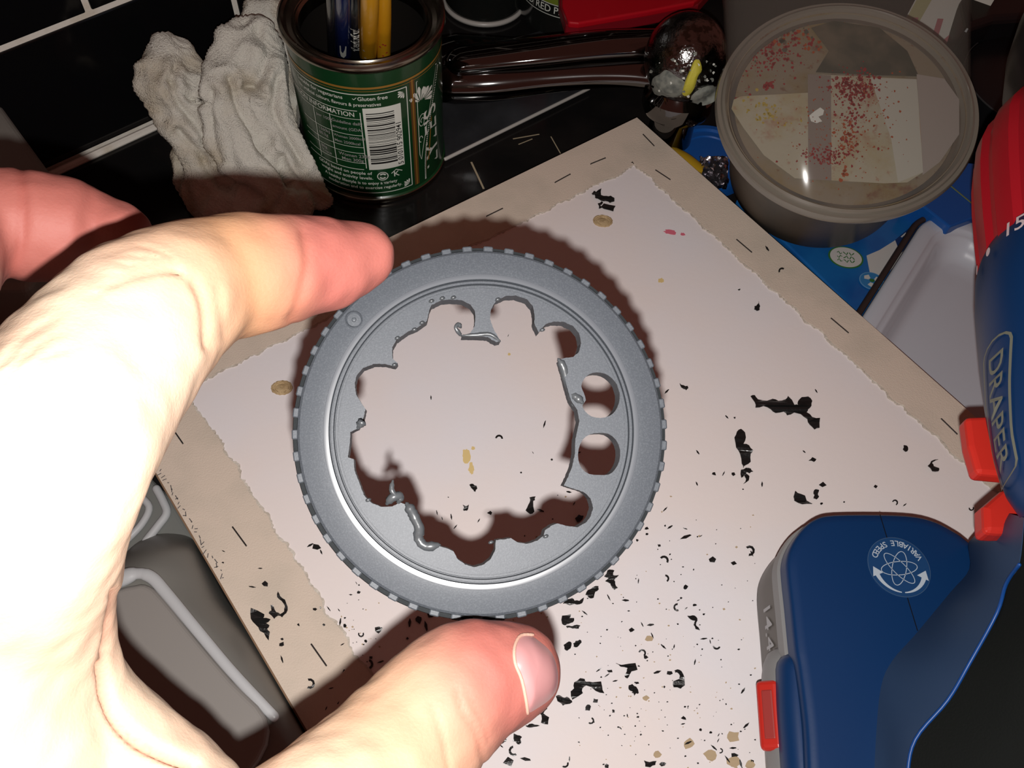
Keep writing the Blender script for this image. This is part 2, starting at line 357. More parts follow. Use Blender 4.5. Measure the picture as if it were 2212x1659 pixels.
thumb = chain([(1108,1452,.166,107),(1070,1462,.163,122),(1010,1480,.160,140),(945,1535,.156,150),(870,1615,.151,158),(780,1715,.143,178),(640,1850,.132,208),(450,1960,.138,258),(220,1950,.142,300),(0,1850,.144,360)])
middle = chain([(252,508,.186,76),(200,505,.186,102),(140,497,.184,116),(70,488,.182,121),(0,483,.180,120),(-80,500,.176,135),(-170,560,.165,160),(-230,700,.150,190),(-230,900,.135,220),(-200,1150,.120,260)])
palm = chain([(-180,1050,.116,250),(-200,1250,.120,300),(-200,1500,.128,380),(-180,1750,.134,420),(-350,2000,.140,450)])
web = chain([(80,1300,.131,150),(120,1500,.139,150),(230,1680,.143,190),(350,1800,.144,200)])
V, Fc = join(index, thumb, middle, palm, web)
me = bpy.data.meshes.new('hand_raw'); me.from_pydata([tuple(v) for v in V], [], Fc); me.update()
bm = bmesh.new(); bm.from_mesh(me); bmesh.ops.recalc_face_normals(bm, faces=bm.faces); bm.to_mesh(me); bm.free()
ho = bpy.data.objects.new('hand', me); COL.objects.link(ho)
r = ho.modifiers.new('r', 'REMESH'); r.mode = 'VOXEL'; r.voxel_size = .00075; r.use_smooth_shade = True
s = ho.modifiers.new('s', 'SMOOTH'); s.factor = .6; s.iterations = 30
dg = bpy.context.evaluated_depsgraph_get(); dg.update()
hm = bpy.data.meshes.new_from_object(ho.evaluated_get(dg)); ho.modifiers.clear(); ho.data = hm; ho.name = 'hand'
nv = len(hm.vertices); co = np.zeros(nv*3); hm.vertices.foreach_get('co', co); co = co.reshape(-1, 3)
no = np.zeros(nv*3); hm.vertices.foreach_get('normal', no); no = no.reshape(-1, 3)
cc = (co-CP)@RM; Zc = -cc[:, 2]; PXv = 1106+F*cc[:, 0]/Zc; PYv = 829.5-F*cc[:, 1]/Zc
disp = np.zeros(nv)
def crease(pts, depth, width, zlo=0, zhi=9):
    """skin fold: groove along a curve lying on the skin (measured on the skin where the fold runs)"""
    global disp
    P = np.array(spline([(a, b, 0) for a, b in pts], 5))[:, :2]
    best = np.full(nv, 1e9)
    for i in range(len(P)-1):
        a, b = P[i], P[i+1]; d = b-a; L2 = d@d+1e-9; t = np.clip(((PXv-a[0])*d[0]+(PYv-a[1])*d[1])/L2, 0, 1)
        best = np.minimum(best, np.hypot(PXv-a[0]-t*d[0], PYv-a[1]-t*d[1]))
    msk = (Zc > zlo) & (Zc < zhi)
    disp -= np.where(msk, depth*np.exp(-(best/width)**2), 0)
crease([(420,610),(438,655),(446,700),(447,748)], .0006, 10, 0, .17)
crease([(470,620),(480,680),(486,730)], .00018, 8, 0, .17)
crease([(655,500),(664,560),(655,620),(628,690)], .0004, 11, 0, .175)
crease([(46,360),(50,450),(45,530),(20,610)], .0005, 12, .15, 9)
crease([(190,400),(205,470),(200,520)], .0001, 9, .15, 9)
crease([(222,1440),(232,1510),(262,1570),(320,1615),(420,1655)], .0019, 11)
crease([(250,1280),(240,1340),(228,1410)], .0010, 9)
crease([(985,1490),(1000,1540),(1030,1585),(1048,1660)], .00030, 6)
crease([(930,1520),(960,1600),(975,1690)], .00025, 6)
crease([(1010,1500),(1040,1560),(1055,1600)], .00018, 5)
for k in range(6):
    crease([(200+k*20, 640-k*22), (290+k*14, 600-k*10), (380+k*4, 588-k*3+k*k)], .00022, 4.5)
for k in range(6):
    y0 = 760+k*34; crease([(0+k*6, y0+30), (60+k*10, y0-40), (120+k*10, y0-75)], .0002, 6)
# nail bed on the thumb
NA = np.array([(1112,1395),(1122,1378),(1142,1372),(1168,1388),(1192,1412),(1204,1448),(1203,1486),(1188,1510),(1160,1530),(1141,1538),(1136,1510),(1126,1465),(1113,1430)], float)
co += no*disp[:, None]
fine = np.array([mn.noise(Vector(p*260)) for p in co])*.00028; co += no*fine[:, None]
hm.vertices.foreach_set('co', co.reshape(-1)); hm.update()
# skin colour: pinker fingertips; flash brightness from tip to palm partly put in
base = np.array([.46, .335, .245]); tipc = np.array([.265, .084, .068]); mid = np.array([.31, .165, .090])
def tipw(p, r0, r1):
    d = np.linalg.norm(co-p, axis=1); return np.clip((r1-d)/(r1-r0), 0, 1)
w = np.zeros(nv)
for p, r0, r1 in [(AT(750,560,.160), .008, .024), (AT(1120,1430,.160), .009, .027), (AT(150,490,.184), .018, .030)]: w = np.maximum(w, tipw(p, r0, r1))
w = w*w*(3-2*w)
w2 = tipw(AT(560,580,.155), .014, .034); w3 = tipw(AT(900,1560,.150), .012, .032)
w2 = np.maximum(w2, w3*.6)
colr = base*(1-w2[:, None])+mid*w2[:, None]; colr = colr*(1-w[:, None])+tipc*w[:, None]
mott = np.array([mn.noise(Vector(p*90)) for p in co])*.10
colr = np.clip(colr*(1+mott[:, None]*np.array([.5, 1.2, 1.3])), 0, 1)
# creases tinted darker and redder with depth
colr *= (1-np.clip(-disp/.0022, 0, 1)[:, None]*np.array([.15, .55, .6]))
at = hm.color_attributes.new('skin_tint', 'FLOAT_COLOR', 'POINT'); at.data.foreach_set('color', np.c_[colr, np.ones(nv)].reshape(-1))
hm.materials.clear(); hm.materials.append(M_skin)
for p in hm.polygons: p.use_smooth = True
ORG[ho] = np.zeros(3)
tag(ho, 'bare left hand pinching the dark grey ring between thumb and finger', 'hand')
# nail: a shell lying on the thumb
from mathutils.bvhtree import BVHTree
bvh = BVHTree.FromPolygons([tuple(c) for c in co], [tuple(p.vertices) for p in hm.polygons])
def hit(px, py, lift=0.):
    d = Vector(ray(px, py)).normalized(); h = bvh.ray_cast(Vector(CP), d)
    if h[0] is None: return None
    return np.array(h[0])+np.array(h[1])*lift
cen = NA.mean(0); out = np.array(cspline([tuple(p) for p in NA], 3)); ringn = []; nV = []; nF = []; K = 6
for j in range(K):
    t = j/(K-1)
    for p in out:
        q = cen+(p-cen)*(1-t*.98); h = hit(q[0], q[1], .00005+.0009*min(1, t*2.2)**.6)
        if h is None: h = nV[-1] if nV else AT(1150, 1450, .155)
        nV.append(h)
n = len(out)
for j in range(K-1):
    for i in range(n): nF.append((j*n+i, j*n+(i+1) % n, (j+1)*n+(i+1) % n, (j+1)*n+i))
nF.append(tuple((K-1)*n+i for i in range(n)))
nail = mk('thumbnail', nV, nF, M_nail, ho, smooth=True); nail['label'] = 'pink glossy thumbnail'
M_cut = mat('pale_cuticle', (.34, .20, .16), .5)
cutp = [hit(p[0], p[1], .0001) for p in np.array(spline([(1150,1372),(1124,1374),(1111,1398),(1112,1432),(1126,1468),(1135,1510),(1139,1540)], 4))]
cutp = [c for c in cutp if c is not None]
o = mk('cuticle', *tube(cutp, .00032, 8, cap=2), M_skin, ho, smooth=True)
ca_ = o.data.color_attributes.new('skin_tint', 'FLOAT_COLOR', 'POINT'); ca_.data.foreach_set('color', [c for _ in range(len(o.data.vertices)) for c in (.38, .22, .17, 1)])
# ------------------------------------------------------------------ syrup tin with brushes
M_green = mat('dark_green_tin', (.005, .040, .012), .28, spec=.5, metal=.0, coat=.3)
M_tinm = mat('bare_tin', (.30, .27, .22), .22, metal=1., bump=(120, .05, .0004))
M_tind = mat('dark_tin_inside', (.05, .045, .04), .3, metal=.8)
M_white = mat('white_print', (.62, .64, .58), .5); M_gold = mat('gold_print', (.34, .17, .03), .35, metal=.3); M_dgold = mat('brown_gold_print', (.10, .045, .012), .4)
M_blk = mat('black_print', (.01, .01, .01), .5); M_grey = mat('grey_print', (.30, .29, .28), .5)
TR, TH_ = .0388, .092
fw = W(812, 300, .046); fw = -np.array([-.0607, .3838, 0]); fw /= np.linalg.norm(fw); rt = np.cross(ZZ, -fw)*-1
TC = np.array([-.0600, .3858, 0.])
rt = np.array([-fw[1], fw[0], 0]); rt = rt if rt[0] > 0 else -rt
tin = empty('syrup_tin', TC, 'green and gold printed tin holding paint brushes beside the white cloth', 'tin')
body = [(TR+.0004, .0), (TR+.0012, .0012), (TR+.0012, .0030), (TR, .0042), (TR, .0862), (TR-.0006, .0864), (TR-.0006, .0012), (TR-.0006, .0005)]
mk('can_body', *lathe(body, TC, 120, rt, fw, ZZ, closed=True), M_green, tin, auto=35)
mk('can_lining', *lathe([(TR-.0007, .0855), (TR-.0007, .0014), (.0005, .0014), (.0005, .0020), (TR-.0014, .0020), (TR-.0014, .0855)], TC, 96, rt, fw, ZZ, closed=True), M_tind, tin, auto=35)
mk('base_seam', *lathe([(TR+.0002, .0002), (TR+.0016, .0006), (TR+.0018, .0020), (TR+.0014, .0032), (TR+.0002, .0036)], TC, 120, rt, fw, ZZ, closed=True), M_tinm, tin, auto=35)
rim = [(TR-.0002, .0855), (TR+.0014, .0868), (TR+.0022, .0885), (TR+.0022, .0905), (TR+.0014, .0919), (TR+.0003, .0921), (TR-.0010, .0912), (TR-.0020, .0885), (TR-.0042, .0878), (TR-.0050, .0886), (TR-.0056, .0878), (TR-.0062, .0886), (TR-.0068, .0878), (TR-.0073, .0872), (TR-.0073, .0800), (TR-.0068, .0800), (TR-.0068, .0860), (TR-.0010, .0860)]
mk('rim', *lathe(rim, TC, 120, rt, fw, ZZ, closed=True), M_tinm, tin, auto=30)
def CY(u, v, e=.00018):     # u arc metres (positive to the right seen from the front), v height
    a = u/TR; return TC+(TR+e)*(math.sin(a)*rt+math.cos(a)*fw)+ZZ*v
dg_ = math.pi/180*TR
def onT(name, parts, m, e=.00018, parent=tin): return mk_flat(name, parts, lambda x, y: CY(x, y, e), m, parent)
def sub_rect(x0, y0, x1, y1): return rect2d(x0, y0, x1, y1, max(1, int(abs(x1-x0)/.002)))
def vline(x, y0, y1, w): return rect2d(x-w/2, y0, x+w/2, y1)
def hline(y, x0, x1, w): return sub_rect(x0, y-w/2, x1, y+w/2)
def tx(s, size, x, y, align='LEFT', rot=0, wide=1.):
    V, Fc = text2d(s, size, align); c, q = math.cos(rot), math.sin(rot)
    return [(x+(a*wide)*c-b*q, y+(a*wide)*q+b*c) for a, b in V], Fc
xr = 27*dg_; xl = -78*dg_
onT('gold_band', [hline(.0775, -95*dg_, 95*dg_, .0012), hline(.0757, -95*dg_, 95*dg_, .0003)], M_gold)
onT('gold_stripe', [vline(32*dg_, .006, .0765, .0030)], M_dgold); onT('gold_stripe', [vline(32*dg_, .006, .0765, .0008)], M_gold, .00022)
onT('label_border', [hline(.0738, xl, xr, .0005), hline(.0075, xl, xr, .0005), vline(xr, .0075, .0738, .0005)], M_white)
onT('barcode_panel', [sub_rect(-7*dg_, .0245, 21.5*dg_, .0655)], M_white, .00016)
rb = random.Random(5); y = .0285; bars = []
while y < .0625:
    w = rb.choice([.0003, .0003, .0006, .0009, .0012]); bars.append(sub_rect(-5*dg_, y, 16*dg_, min(y+w, .0625))); y += w+rb.choice([.0004, .0005, .0008, .001])
onT('barcode_bars', bars, M_blk, .00024)
onT('barcode_digits', [tx('5 010115 902941', .0042, 18.8*dg_, .0255, 'LEFT', math.pi/2, .98)], M_blk, .00024)
tb = [hline(.0638, -62*dg_, -11*dg_, .0004), hline(.0246, -62*dg_, -11*dg_, .0004), vline(-9*dg_, .0256, .0628, .0004), vline(-33*dg_, .0256, .0590, .0004), vline(-48*dg_, .0256, .059, .0004)]
tb += [hline(q, -62*dg_, -9*dg_, .0003) for q in (.0585, .0480, .0400, .0360, .0290)]
onT('table_lines', tb, M_white)
onT('small_print', [tx('Suitable for vegetarians', .0030, -62*dg_, .0712), tx('\u2713Gluten free', .0032, -14*dg_, .0712), tx('No artificial colours, flavours & preservatives', .0029, -62*dg_, .0675, wide=.88)], M_white)
onT('table_heading', [tx('NUTRITION INFORMATION', .0040, -13*dg_, .0612, 'RIGHT', wide=.95)], M_white)
onT('table_text', [tx('Guideline daily', .0027, -32*dg_, .0555), tx('amount (GDA)', .0026, -32*dg_, .0515), tx('Women 2000kcal', .0023, -32*dg_, .0457), tx('Men 2500kcal', .0025, -32*dg_, .0422), tx('Women 230g', .0030, -30*dg_, .0337), tx('Men 300g', .0030, -28*dg_, .0307)]
    +[tx(q, .0027, -46*dg_, yy) for q, yy in (('per 100g', .0550), ('1360kJ', .0460), ('80.5g', .0430), ('80g', .0340), ('Trace', .0310))], M_grey)
onT('small_print', [tx('GDAs based on people of', .0030, -52*dg_, .0218), tx('weight and activity levels.', .0030, -50*dg_, .0184), tx('A healthy lifestyle is to enjoy a variety', .0029, -47*dg_, .0146, wide=.93), tx('moderation and to exercise regularly.', .0029, -44*dg_, .0112, wide=.95)], M_white)
rc_ = [(3*dg_+.0028*math.cos(2*math.pi*i/30), .0195+.0028*math.sin(2*math.pi*i/30)) for i in range(30)]
onT('recycling_mark', [line2d(rc_, .0005, True)]+[line2d([(3*dg_+.0016*math.cos(a+t), .0195+.0016*math.sin(a+t)) for t in np.linspace(0, 2.1, 8)], .0009) for a in (.4, .4+math.pi)], M_white)
onT('kosher_mark', [tx('K', .0052, 14*dg_, .0195, 'CENTER'), line2d([(10*dg_, .0205), (14*dg_, .0228), (19*dg_, .0208)], .0005)], M_white)
def fan(cx, cy, s, a0):   # palmette of wedge petals
    out = []
    for k in range(5):
        a = a0+(k-2)*.42; L1 = s*(1 if k != 2 else 1.15); p = lambda r_, d: (cx+r_*math.cos(a)-d*math.sin(a), cy+r_*math.sin(a)+d*math.cos(a))
        out.append(([p(.12*s, 0), p(L1*.8, .14*s), p(L1, .05*s), p(L1, -.05*s), p(L1*.8, -.14*s)], [(0, 1, 2, 3, 4)]))
    return out
onT('corner_ornament', fan(25*dg_, .0712, .0036, math.radians(180+30)), M_white)
onT('corner_ornament', fan(25*dg_, .0095, .0036, math.radians(180-35)), M_white)
# right-hand front panel: border curve of beads, ornament and the maker's name
onT('front_panel', [([(41.60*dg_, .004), (42.00*dg_, .020), (44.80*dg_, .033), (50.40*dg_, .048), (56.80*dg_, .060), (64.80*dg_, .072), (95*dg_, .072), (95*dg_, .004)], [(0, 1, 2, 7), (2, 3, 6, 7), (3, 4, 5, 6)])], M_dgold, .00012)
onT('gold_wedge', [([(44.80*dg_, .018), (46.40*dg_, .018), (52.00*dg_, .046), (50.40*dg_, .044)], [(0, 1, 2, 3)])], M_gold, .00018)
bc = spline([(41.20*dg_, .006, 0), (41.60*dg_, .018, 0), (44.00*dg_, .031, 0), (49.60*dg_, .046, 0), (56.00*dg_, .0585, 0), (64.00*dg_, .0715, 0)], 12)
onT('bead_border', [rect2d(p[0]-.0005, p[1]-.0003, p[0]+.0005, p[1]+.0003) for p in bc], M_white)
onT('ornament_frame', [line2d([(36*dg_, .0735), (36*dg_, .026), (37.60*dg_, .022), (40.40*dg_, .031), (46.40*dg_, .046), (53.60*dg_, .0600), (61.60*dg_, .0735), (36*dg_, .0735)], .0004)], M_white)
onT('scroll_ornament', fan(39.20*dg_, .0600, .0085, math.radians(95))+fan(42.40*dg_, .0600, .0075, math.radians(30))+[line2d([(40.00*dg_+(.0028-.0001*t)*math.cos(t*.5), .0475+(.0050-.0002*t)*math.sin(t*.5)) for t in range(22)], .0004), line2d([(38.00*dg_+.0012*math.cos(t*.6), .036+.002*math.sin(t*.6)) for t in range(9)], .0004)], M_white)
onT('maker_name', [tx("LYLE'S", .0150, 52.5*dg_, .0110, 'LEFT', math.pi/2+.03, 1.02)], M_white)

M_navy = mat('navy_lacquer', (.008, .016, .085), .18, coat=.5); M_yell = mat('yellow_lacquer', (.66, .32, .012), .28, coat=.3); M_dk = mat('black_lacquer', (.008, .009, .014), .2, coat=.4)
def brush(name_label, p_mid, p_top, r, m, extra=None, spots=()):
    d = (p_top-p_mid); d = d/np.linalg.norm(d); tb_ = (p_mid[2]-.004)/d[2]; b = p_mid-d*tb_; e = p_mid+d*.115
    t = empty('paint_brush', b, name_label, 'paint brush', None)
    mk('handle', *tube([b, b+(e-b)*.3, b+(e-b)*.6, b+(e-b)*.9], [r*.6, r, r*1.05, r*.9], 24, cap=3), m, t, smooth=True)
    mk('ferrule', *tube([e-(e-b)*.12, e], [r*.95, r*.9], 20, cap=0), M_tinm, t, auto=40)
    mk('bristles', *tube([e, e+d*.012, e+d*.022], [r*.85, r*.9, r*.15], 16, cap=0), mat('bristle', (.16, .10, .05), .9), t, smooth=True)
    return t, b, d, r
b1 = brush('dark navy brush with a pale glint, leftmost in the tin', W(717, 95, .0858), AT(714, -60, .33), .0021, M_dk)
b2 = brush('navy paint brush handle with a white paint drip, in the tin', W(742, 90, .0858), AT(739, -60, .33), .0036, M_navy)
b3 = brush('black paint brush with white lettering along its handle, in the tin', W(768, 95, .0858), AT(765, -60, .335), .0028, M_dk)
b4 = brush('thick yellow paint brush handle nearest the lettered brush', W(797, 95, .0858), AT(800, -60, .325), .0040, M_yell)
b5 = brush('thin yellow paint brush with red specks, rightmost in the tin', W(829, 95, .0830), AT(828, -60, .362), .0034, M_yell)
t, b, d, r_ = b3; fwc = CP-b; fwc -= d*(fwc@d); fwc /= np.linalg.norm(fwc); sd = np.cross(d, fwc)
base_s = (W(768, 118, .0858)-b)@d
V, Fc = text2d('for Brushes St', .0062, 'LEFT')
mk('lettering', [b+d*(base_s+.029-x*1.0)+(fwc*math.cos(-y/.0030)+sd*math.sin(-y/.0030)*(1))*(.00305) for x, y in V], Fc, M_white, t)
t, b, d, r_ = b2; fwc = CP-b; fwc -= d*(fwc@d); fwc /= np.linalg.norm(fwc); sd = np.cross(d, fwc); s0 = (W(742, 30, .0858)-b)@d
mk('paint_drip', [b+d*(s0+a)+(fwc*math.cos(q)+sd*math.sin(q))*.0039 for a, q in ((.02, -.5), (.02, .35), (.001, .30), (-.003, 0), (-.001, -.35), (.006, -.5))], [(0, 1, 2, 3, 4, 5)], M_white, t)
M_redp = mat('red_paint', (.40, .03, .02), .6); M_greyp = mat('grey_paint', (.40, .42, .44), .6)
for (t, b, d, r_), m, sp in ((b5, M_redp, [(112, .2), (95, -.5), (60, .4), (40, -.1), (118, -.1)]), (b4, M_greyp, [(98, -.6), (38, -.4)])):
    fwc = CP-b; fwc -= d*(fwc@d); fwc /= np.linalg.norm(fwc); sd = np.cross(d, fwc)
    for py, q in sp:
        s0 = (W(820, py, .0858)-b)@d; mk('paint_speck', [b+d*(s0+.0009*math.cos(a))+(fwc*math.cos(q+.16*math.sin(a))+sd*math.sin(q+.16*math.sin(a)))*(r_*1.09) for a in np.linspace(0, 5.6, 8)], [tuple(range(8))], m, t)

# ------------------------------------------------------------------ cloth
M_cloth = mat('grubby_terry_cloth', (.66, .64, .57), .95, spec=.1, noise=(38, (.46, .38, .26), .45, .75), bump=(1300, .9, .0012))
def wallpt(px, py, off):
    d = ray(px, py); k = ((P0+N*off-CP)@N)/(d@N); return CP+d*k
def fold(pts, flat=.55, k=5):
    P = spline([(*AT(a, b, z), r) for a, b, z, r in pts], k)
    ax = ray(500, 250); ax = ax/np.linalg.norm(ax)
    return tube([p[:3] for p in P], [p[3] for p in P], 26, flat=(ax, flat), cap=4)
def zat(px, py, z): return proj(W(px, py, z))[2]
fs = []
def wf(px, py, off, r): return (px, py, proj(wallpt(px, py, off))[2], r)
fs.append(fold([(368, 118, zat(368, 118, .060), .0125), (352, 175, zat(352, 175, .056), .0150), (378, 235, zat(378, 235, .046), .0130), (415, 300, zat(415, 300, .032), .0120), (445, 370, zat(445, 370, .018), .0130), (470, 430, zat(470, 430, .010), .012)]))
fs.append(fold([(405, 150, zat(405, 150, .052), .011), (425, 200, zat(425, 200, .048), .013), (440, 260, zat(440, 260, .038), .011)]))
fs.append(fold([(500, 95, zat(500, 95, .066), .0100), (482, 170, zat(482, 170, .058), .0125), (490, 250, zat(490, 250, .044), .0135), (530, 340, zat(530, 340, .028), .016), (590, 420, zat(590, 420, .012), .015), (640, 455, zat(640, 455, .007), .011)]))
fs.append(fold([(545, 90, zat(545, 90, .064), .0145), (560, 150, zat(560, 150, .056), .0170), (585, 230, zat(585, 230, .044), .0120), (625, 310, zat(625, 310, .030), .010), (665, 380, zat(665, 380, .014), .0095), (690, 425, zat(690, 425, .006), .008)]))
fs.append(fold([(600, 40, zat(600, 40, .046), .012), (600, 110, zat(600, 110, .040), .014), (615, 180, zat(615, 180, .032), .013), (640, 260, zat(640, 260, .020), .010)]))
fs.append(fold([(640, -60, zat(640, -60, .050), .014), (600, 0, zat(600, 0, .052), .014), (570, 50, zat(570, 50, .050), .014), (560, 90, zat(560, 90, .042), .012)]))
fs.append(fold([(420, 350, zat(420, 350, .010), .012), (430, 410, zat(430, 410, .008), .013), (500, 440, zat(500, 440, .008), .013), (570, 450, zat(570, 450, .007), .012)]))
V, Fc = join(*fs)
me = bpy.data.meshes.new('c'); me.from_pydata([tuple(v) for v in V], [], Fc); me.update(); bm = bmesh.new(); bm.from_mesh(me); bmesh.ops.recalc_face_normals(bm, faces=bm.faces); bm.to_mesh(me); bm.free()
co_ = bpy.data.objects.new('towel', me); COL.objects.link(co_)
r = co_.modifiers.new('r', 'REMESH'); r.mode = 'VOXEL'; r.voxel_size = .0011; r.use_smooth_shade = True
s = co_.modifiers.new('s', 'SMOOTH'); s.factor = .5; s.iterations = 9
dg = bpy.context.evaluated_depsgraph_get(); dg.update(); cm = bpy.data.meshes.new_from_object(co_.evaluated_get(dg)); co_.modifiers.clear(); co_.data = cm
n_ = len(cm.vertices); a = np.zeros(n_*3); cm.vertices.foreach_get('co', a); a = a.reshape(-1, 3); q = np.zeros(n_*3); cm.vertices.foreach_get('normal', q); q = q.reshape(-1, 3)
cq = (a-CP)@RM; zc_ = -cq[:, 2]; tx_ = 1106+F*cq[:, 0]/zc_; ty_ = 829.5-F*cq[:, 1]/zc_; cr_ = np.zeros(n_)
for pts, dep, wdt in [([(498,170),(515,225),(545,275),(565,315),(605,362),(645,405)], .0042, 9), ([(365,172),(400,203),(442,226)], .0026, 6), ([(380,140),(372,188),(395,232),(428,272),(444,340)], .0030, 8), ([(535,185),(572,208)], .0030, 6), ([(600,170),(590,235),(622,300),(650,350)], .0034, 9), ([(385,285),(430,330),(470,385),(560,430)], .0035, 9), ([(455,200),(452,280),(470,350)], .0025, 8), ([(560,60),(580,110),(560,170),(520,200)], .0024, 10), ([(610,340),(622,400),(600,445)], .0035, 8)]:
    Pq = np.array(spline([(u_, v_, 0) for u_, v_ in pts], 4))[:, :2]; bst = np.full(n_, 1e9)
    for i in range(len(Pq)-1):
        d_ = Pq[i+1]-Pq[i]; t_ = np.clip(((tx_-Pq[i][0])*d_[0]+(ty_-Pq[i][1])*d_[1])/(d_@d_+1e-9), 0, 1); bst = np.minimum(bst, np.hypot(tx_-Pq[i][0]-t_*d_[0], ty_-Pq[i][1]-t_*d_[1]))
    cr_ += dep*np.exp(-(bst/wdt)**2)-.35*dep*np.exp(-((bst-wdt*2.6)/(wdt*1.3))**2)
for i in range(n_):
    p = a[i]; wob = mn.noise((p[0]*70, p[1]*70, p[2]*70))*.0028+abs(mn.noise((p[0]*85+5, p[1]*85, p[2]*50)))*-.0045
    rib = .00042*math.sin((p[0]*.75+p[1]*.5+p[2]*.9+.004*mn.noise((p[0]*40, p[1]*40, 1)))*2*math.pi/.0021)
    a[i] = p+q[i]*(wob+rib-cr_[i])
a[:, 2] = np.maximum(a[:, 2], .0002)
rd = np.hypot(a[:, 0]-TC[0], a[:, 1]-TC[1]); push = np.where((rd < TR+.0034), (TR+.0034)/rd, 1.); a[:, 0] = TC[0]+(a[:, 0]-TC[0])*push; a[:, 1] = TC[1]+(a[:, 1]-TC[1])*push
dw = (a-(P0+N*.0052))@N; a += np.where(dw < 0, -dw, 0)[:, None]*N
cm.vertices.foreach_set('co', a.reshape(-1)); cm.update(); cm.materials.clear(); cm.materials.append(M_cloth)
for p in cm.polygons: p.use_smooth = True
tag(co_, 'crumpled off-white ribbed towel between the black tiles and the green tin', 'cloth')

# ------------------------------------------------------------------ dark glass board
M_glassb = mat('dark_glossy_glass', (.022, .022, .024), .14, noise=(30, (.05, .052, .058), .4, .8)); M_pale = mat('pale_highlight', (.42, .40, .37), .3)
gb = empty('glass_board', W(1100, 230, 0), 'dark glass board with a pale edge highlight lying right of the tin', 'board')
gq = [W(*p, .004) for p in ((962, 340), (1272, 188), (1185, 60), (940, 130))]
mk('glass_sheet', *solidprism([p[:2] for p in gq], .0002, .004), M_glassb, gb, bevel=(.0008, 2))
d = gq[1]-gq[0]; mk('edge_highlight', *tube([gq[0]+ZZ*-.0012, gq[1]+ZZ*-.0012], .0011, 10), M_pale, gb, smooth=True)  # bevel highlight of the board, put in as a pale strip

# ------------------------------------------------------------------ chrome tap
M_chrome = mat('chrome', (.17, .17, .17), .07, metal=1., bump=(40, .03, .001))
M_chromes = mat('paint_spattered_chrome', (.22, .22, .22), .10, metal=1., noise=(260, (.10, .10, .09), .52, .6), bump=(700, .35, .0008))
M_dried = mat('dried_grey_paint', (.22, .23, .20), .8, noise=(300, (.10, .11, .10), .4, .7)); M_ypaint = mat('dried_yellow_paint', (.52, .47, .05), .6, bump=(300, .4, .001))
ZK = .060; kc = W(1481, 128, ZK); Zk = proj(kc)[2]; kr = 90*Zk/F
tap = empty('chrome_tap', W(1470, 300, 0)*0+np.array([kc[0], kc[1], 0]), 'chrome tap with a round paint-spattered knob above the board corner', 'tap')
kd = CP-kc; kd /= np.linalg.norm(kd); kx = RM[:, 0]-kd*(RM[:, 0]@kd); kx /= np.linalg.norm(kx); ky = np.cross(kd, kx)
axk = ZZ*.85+ky*.30; axk /= np.linalg.norm(axk); kxx = np.cross(axk, kd); kxx /= np.linalg.norm(kxx); kyy = np.cross(axk, kxx)
prk = []
for i in range(25):
    t = math.pi*i/24; prk.append((max(.0002, kr*math.sin(t)*(1.0 if t < 1.6 else 1-.08*(t-1.6))), kr*1.10*math.cos(t)))
prk = [p for p in prk if p[1] > -kr*.86]
mk('knob', *lathe(prk, kc, 64, kxx, kyy, axk), M_chromes, tap, smooth=True)
cz0, cz1 = -kr*.84, -kr*1.42
mk('collar', *lathe([(kr*.70, cz0+.003), (kr*.78, cz0), (kr*.86, cz0-.002), (kr*.86, cz1+.004), (kr*.80, cz1+.001), (kr*.66, cz1)], kc, 64, kxx, kyy, axk), M_chrome, tap, auto=40)
pb = kc+axk*cz1
mk('pillar', *tube([pb, np.array([pb[0], pb[1], .0005])], [kr*.55, kr*.6], 40, cap=0), M_chrome, tap, auto=40)
def kpt(px, py, e=.0004):   # point on the knob
    d = ray(px, py); o_ = CP-kc; A = d@d; B = 2*(d@o_); C_ = o_@o_-(kr*1.03+e)**2; D = B*B-4*A*C_
    return CP+d*((-B-math.sqrt(max(D, 0)))/(2*A))
def kpatch(name, pts, m, e=.0006):
    P = np.array(cspline(pts, 3)); c = P.mean(0); V = []; K = 4
    for j in range(K):
        for p in P: q_ = c+(p-c)*(1-j/(K-1)*.98); V.append(kpt(q_[0], q_[1], e if j else -.0008))
    n = len(P); Fc = [(j*n+i, j*n+(i+1) % n, (j+1)*n+(i+1) % n, (j+1)*n+i) for j in range(K-1) for i in range(n)]+[tuple((K-1)*n+i for i in range(n))]
    o = mk(name, V, Fc, m, tap, smooth=True)
    return o
o = kpatch('paint_blot', [(1500,128),(1512,126),(1517,150),(1508,165),(1500,190),(1488,206),(1476,206),(1474,196),(1482,170),(1490,152)], M_ypaint, .0014); o['label'] = 'yellow paint blot'
kpatch('paint_blot', [(1425,160),(1440,150),(1462,165),(1480,178),(1474,200),(1455,212),(1420,208),(1408,190),(1410,170)], M_dried, .0009)
kpatch('paint_blot', [(1500,200),(1530,185),(1555,190),(1548,215),(1520,228),(1490,222)], M_dried, .0007)
rk = random.Random(4)
for k in range(46):
    a_ = rk.uniform(0, 6.28); q_ = rk.random()**.5; px = 1480+80*q_*math.cos(a_); py = 165+58*q_*math.sin(a_); r_ = rk.uniform(1.2, 4.2)
    if py > 228 or (px-1481)**2/84**2+(py-130)**2/100**2 > .9: continue
    V = [kpt(px+r_*rk.uniform(.5, 1.5)*math.cos(t), py+r_*rk.uniform(.5, 1.5)*math.sin(t), .0010) for t in np.linspace(0, 5.3, 7)]
    mk('paint_fleck', V, [tuple(range(7))], rk.choice([M_dried, M_white, M_dried]), tap)
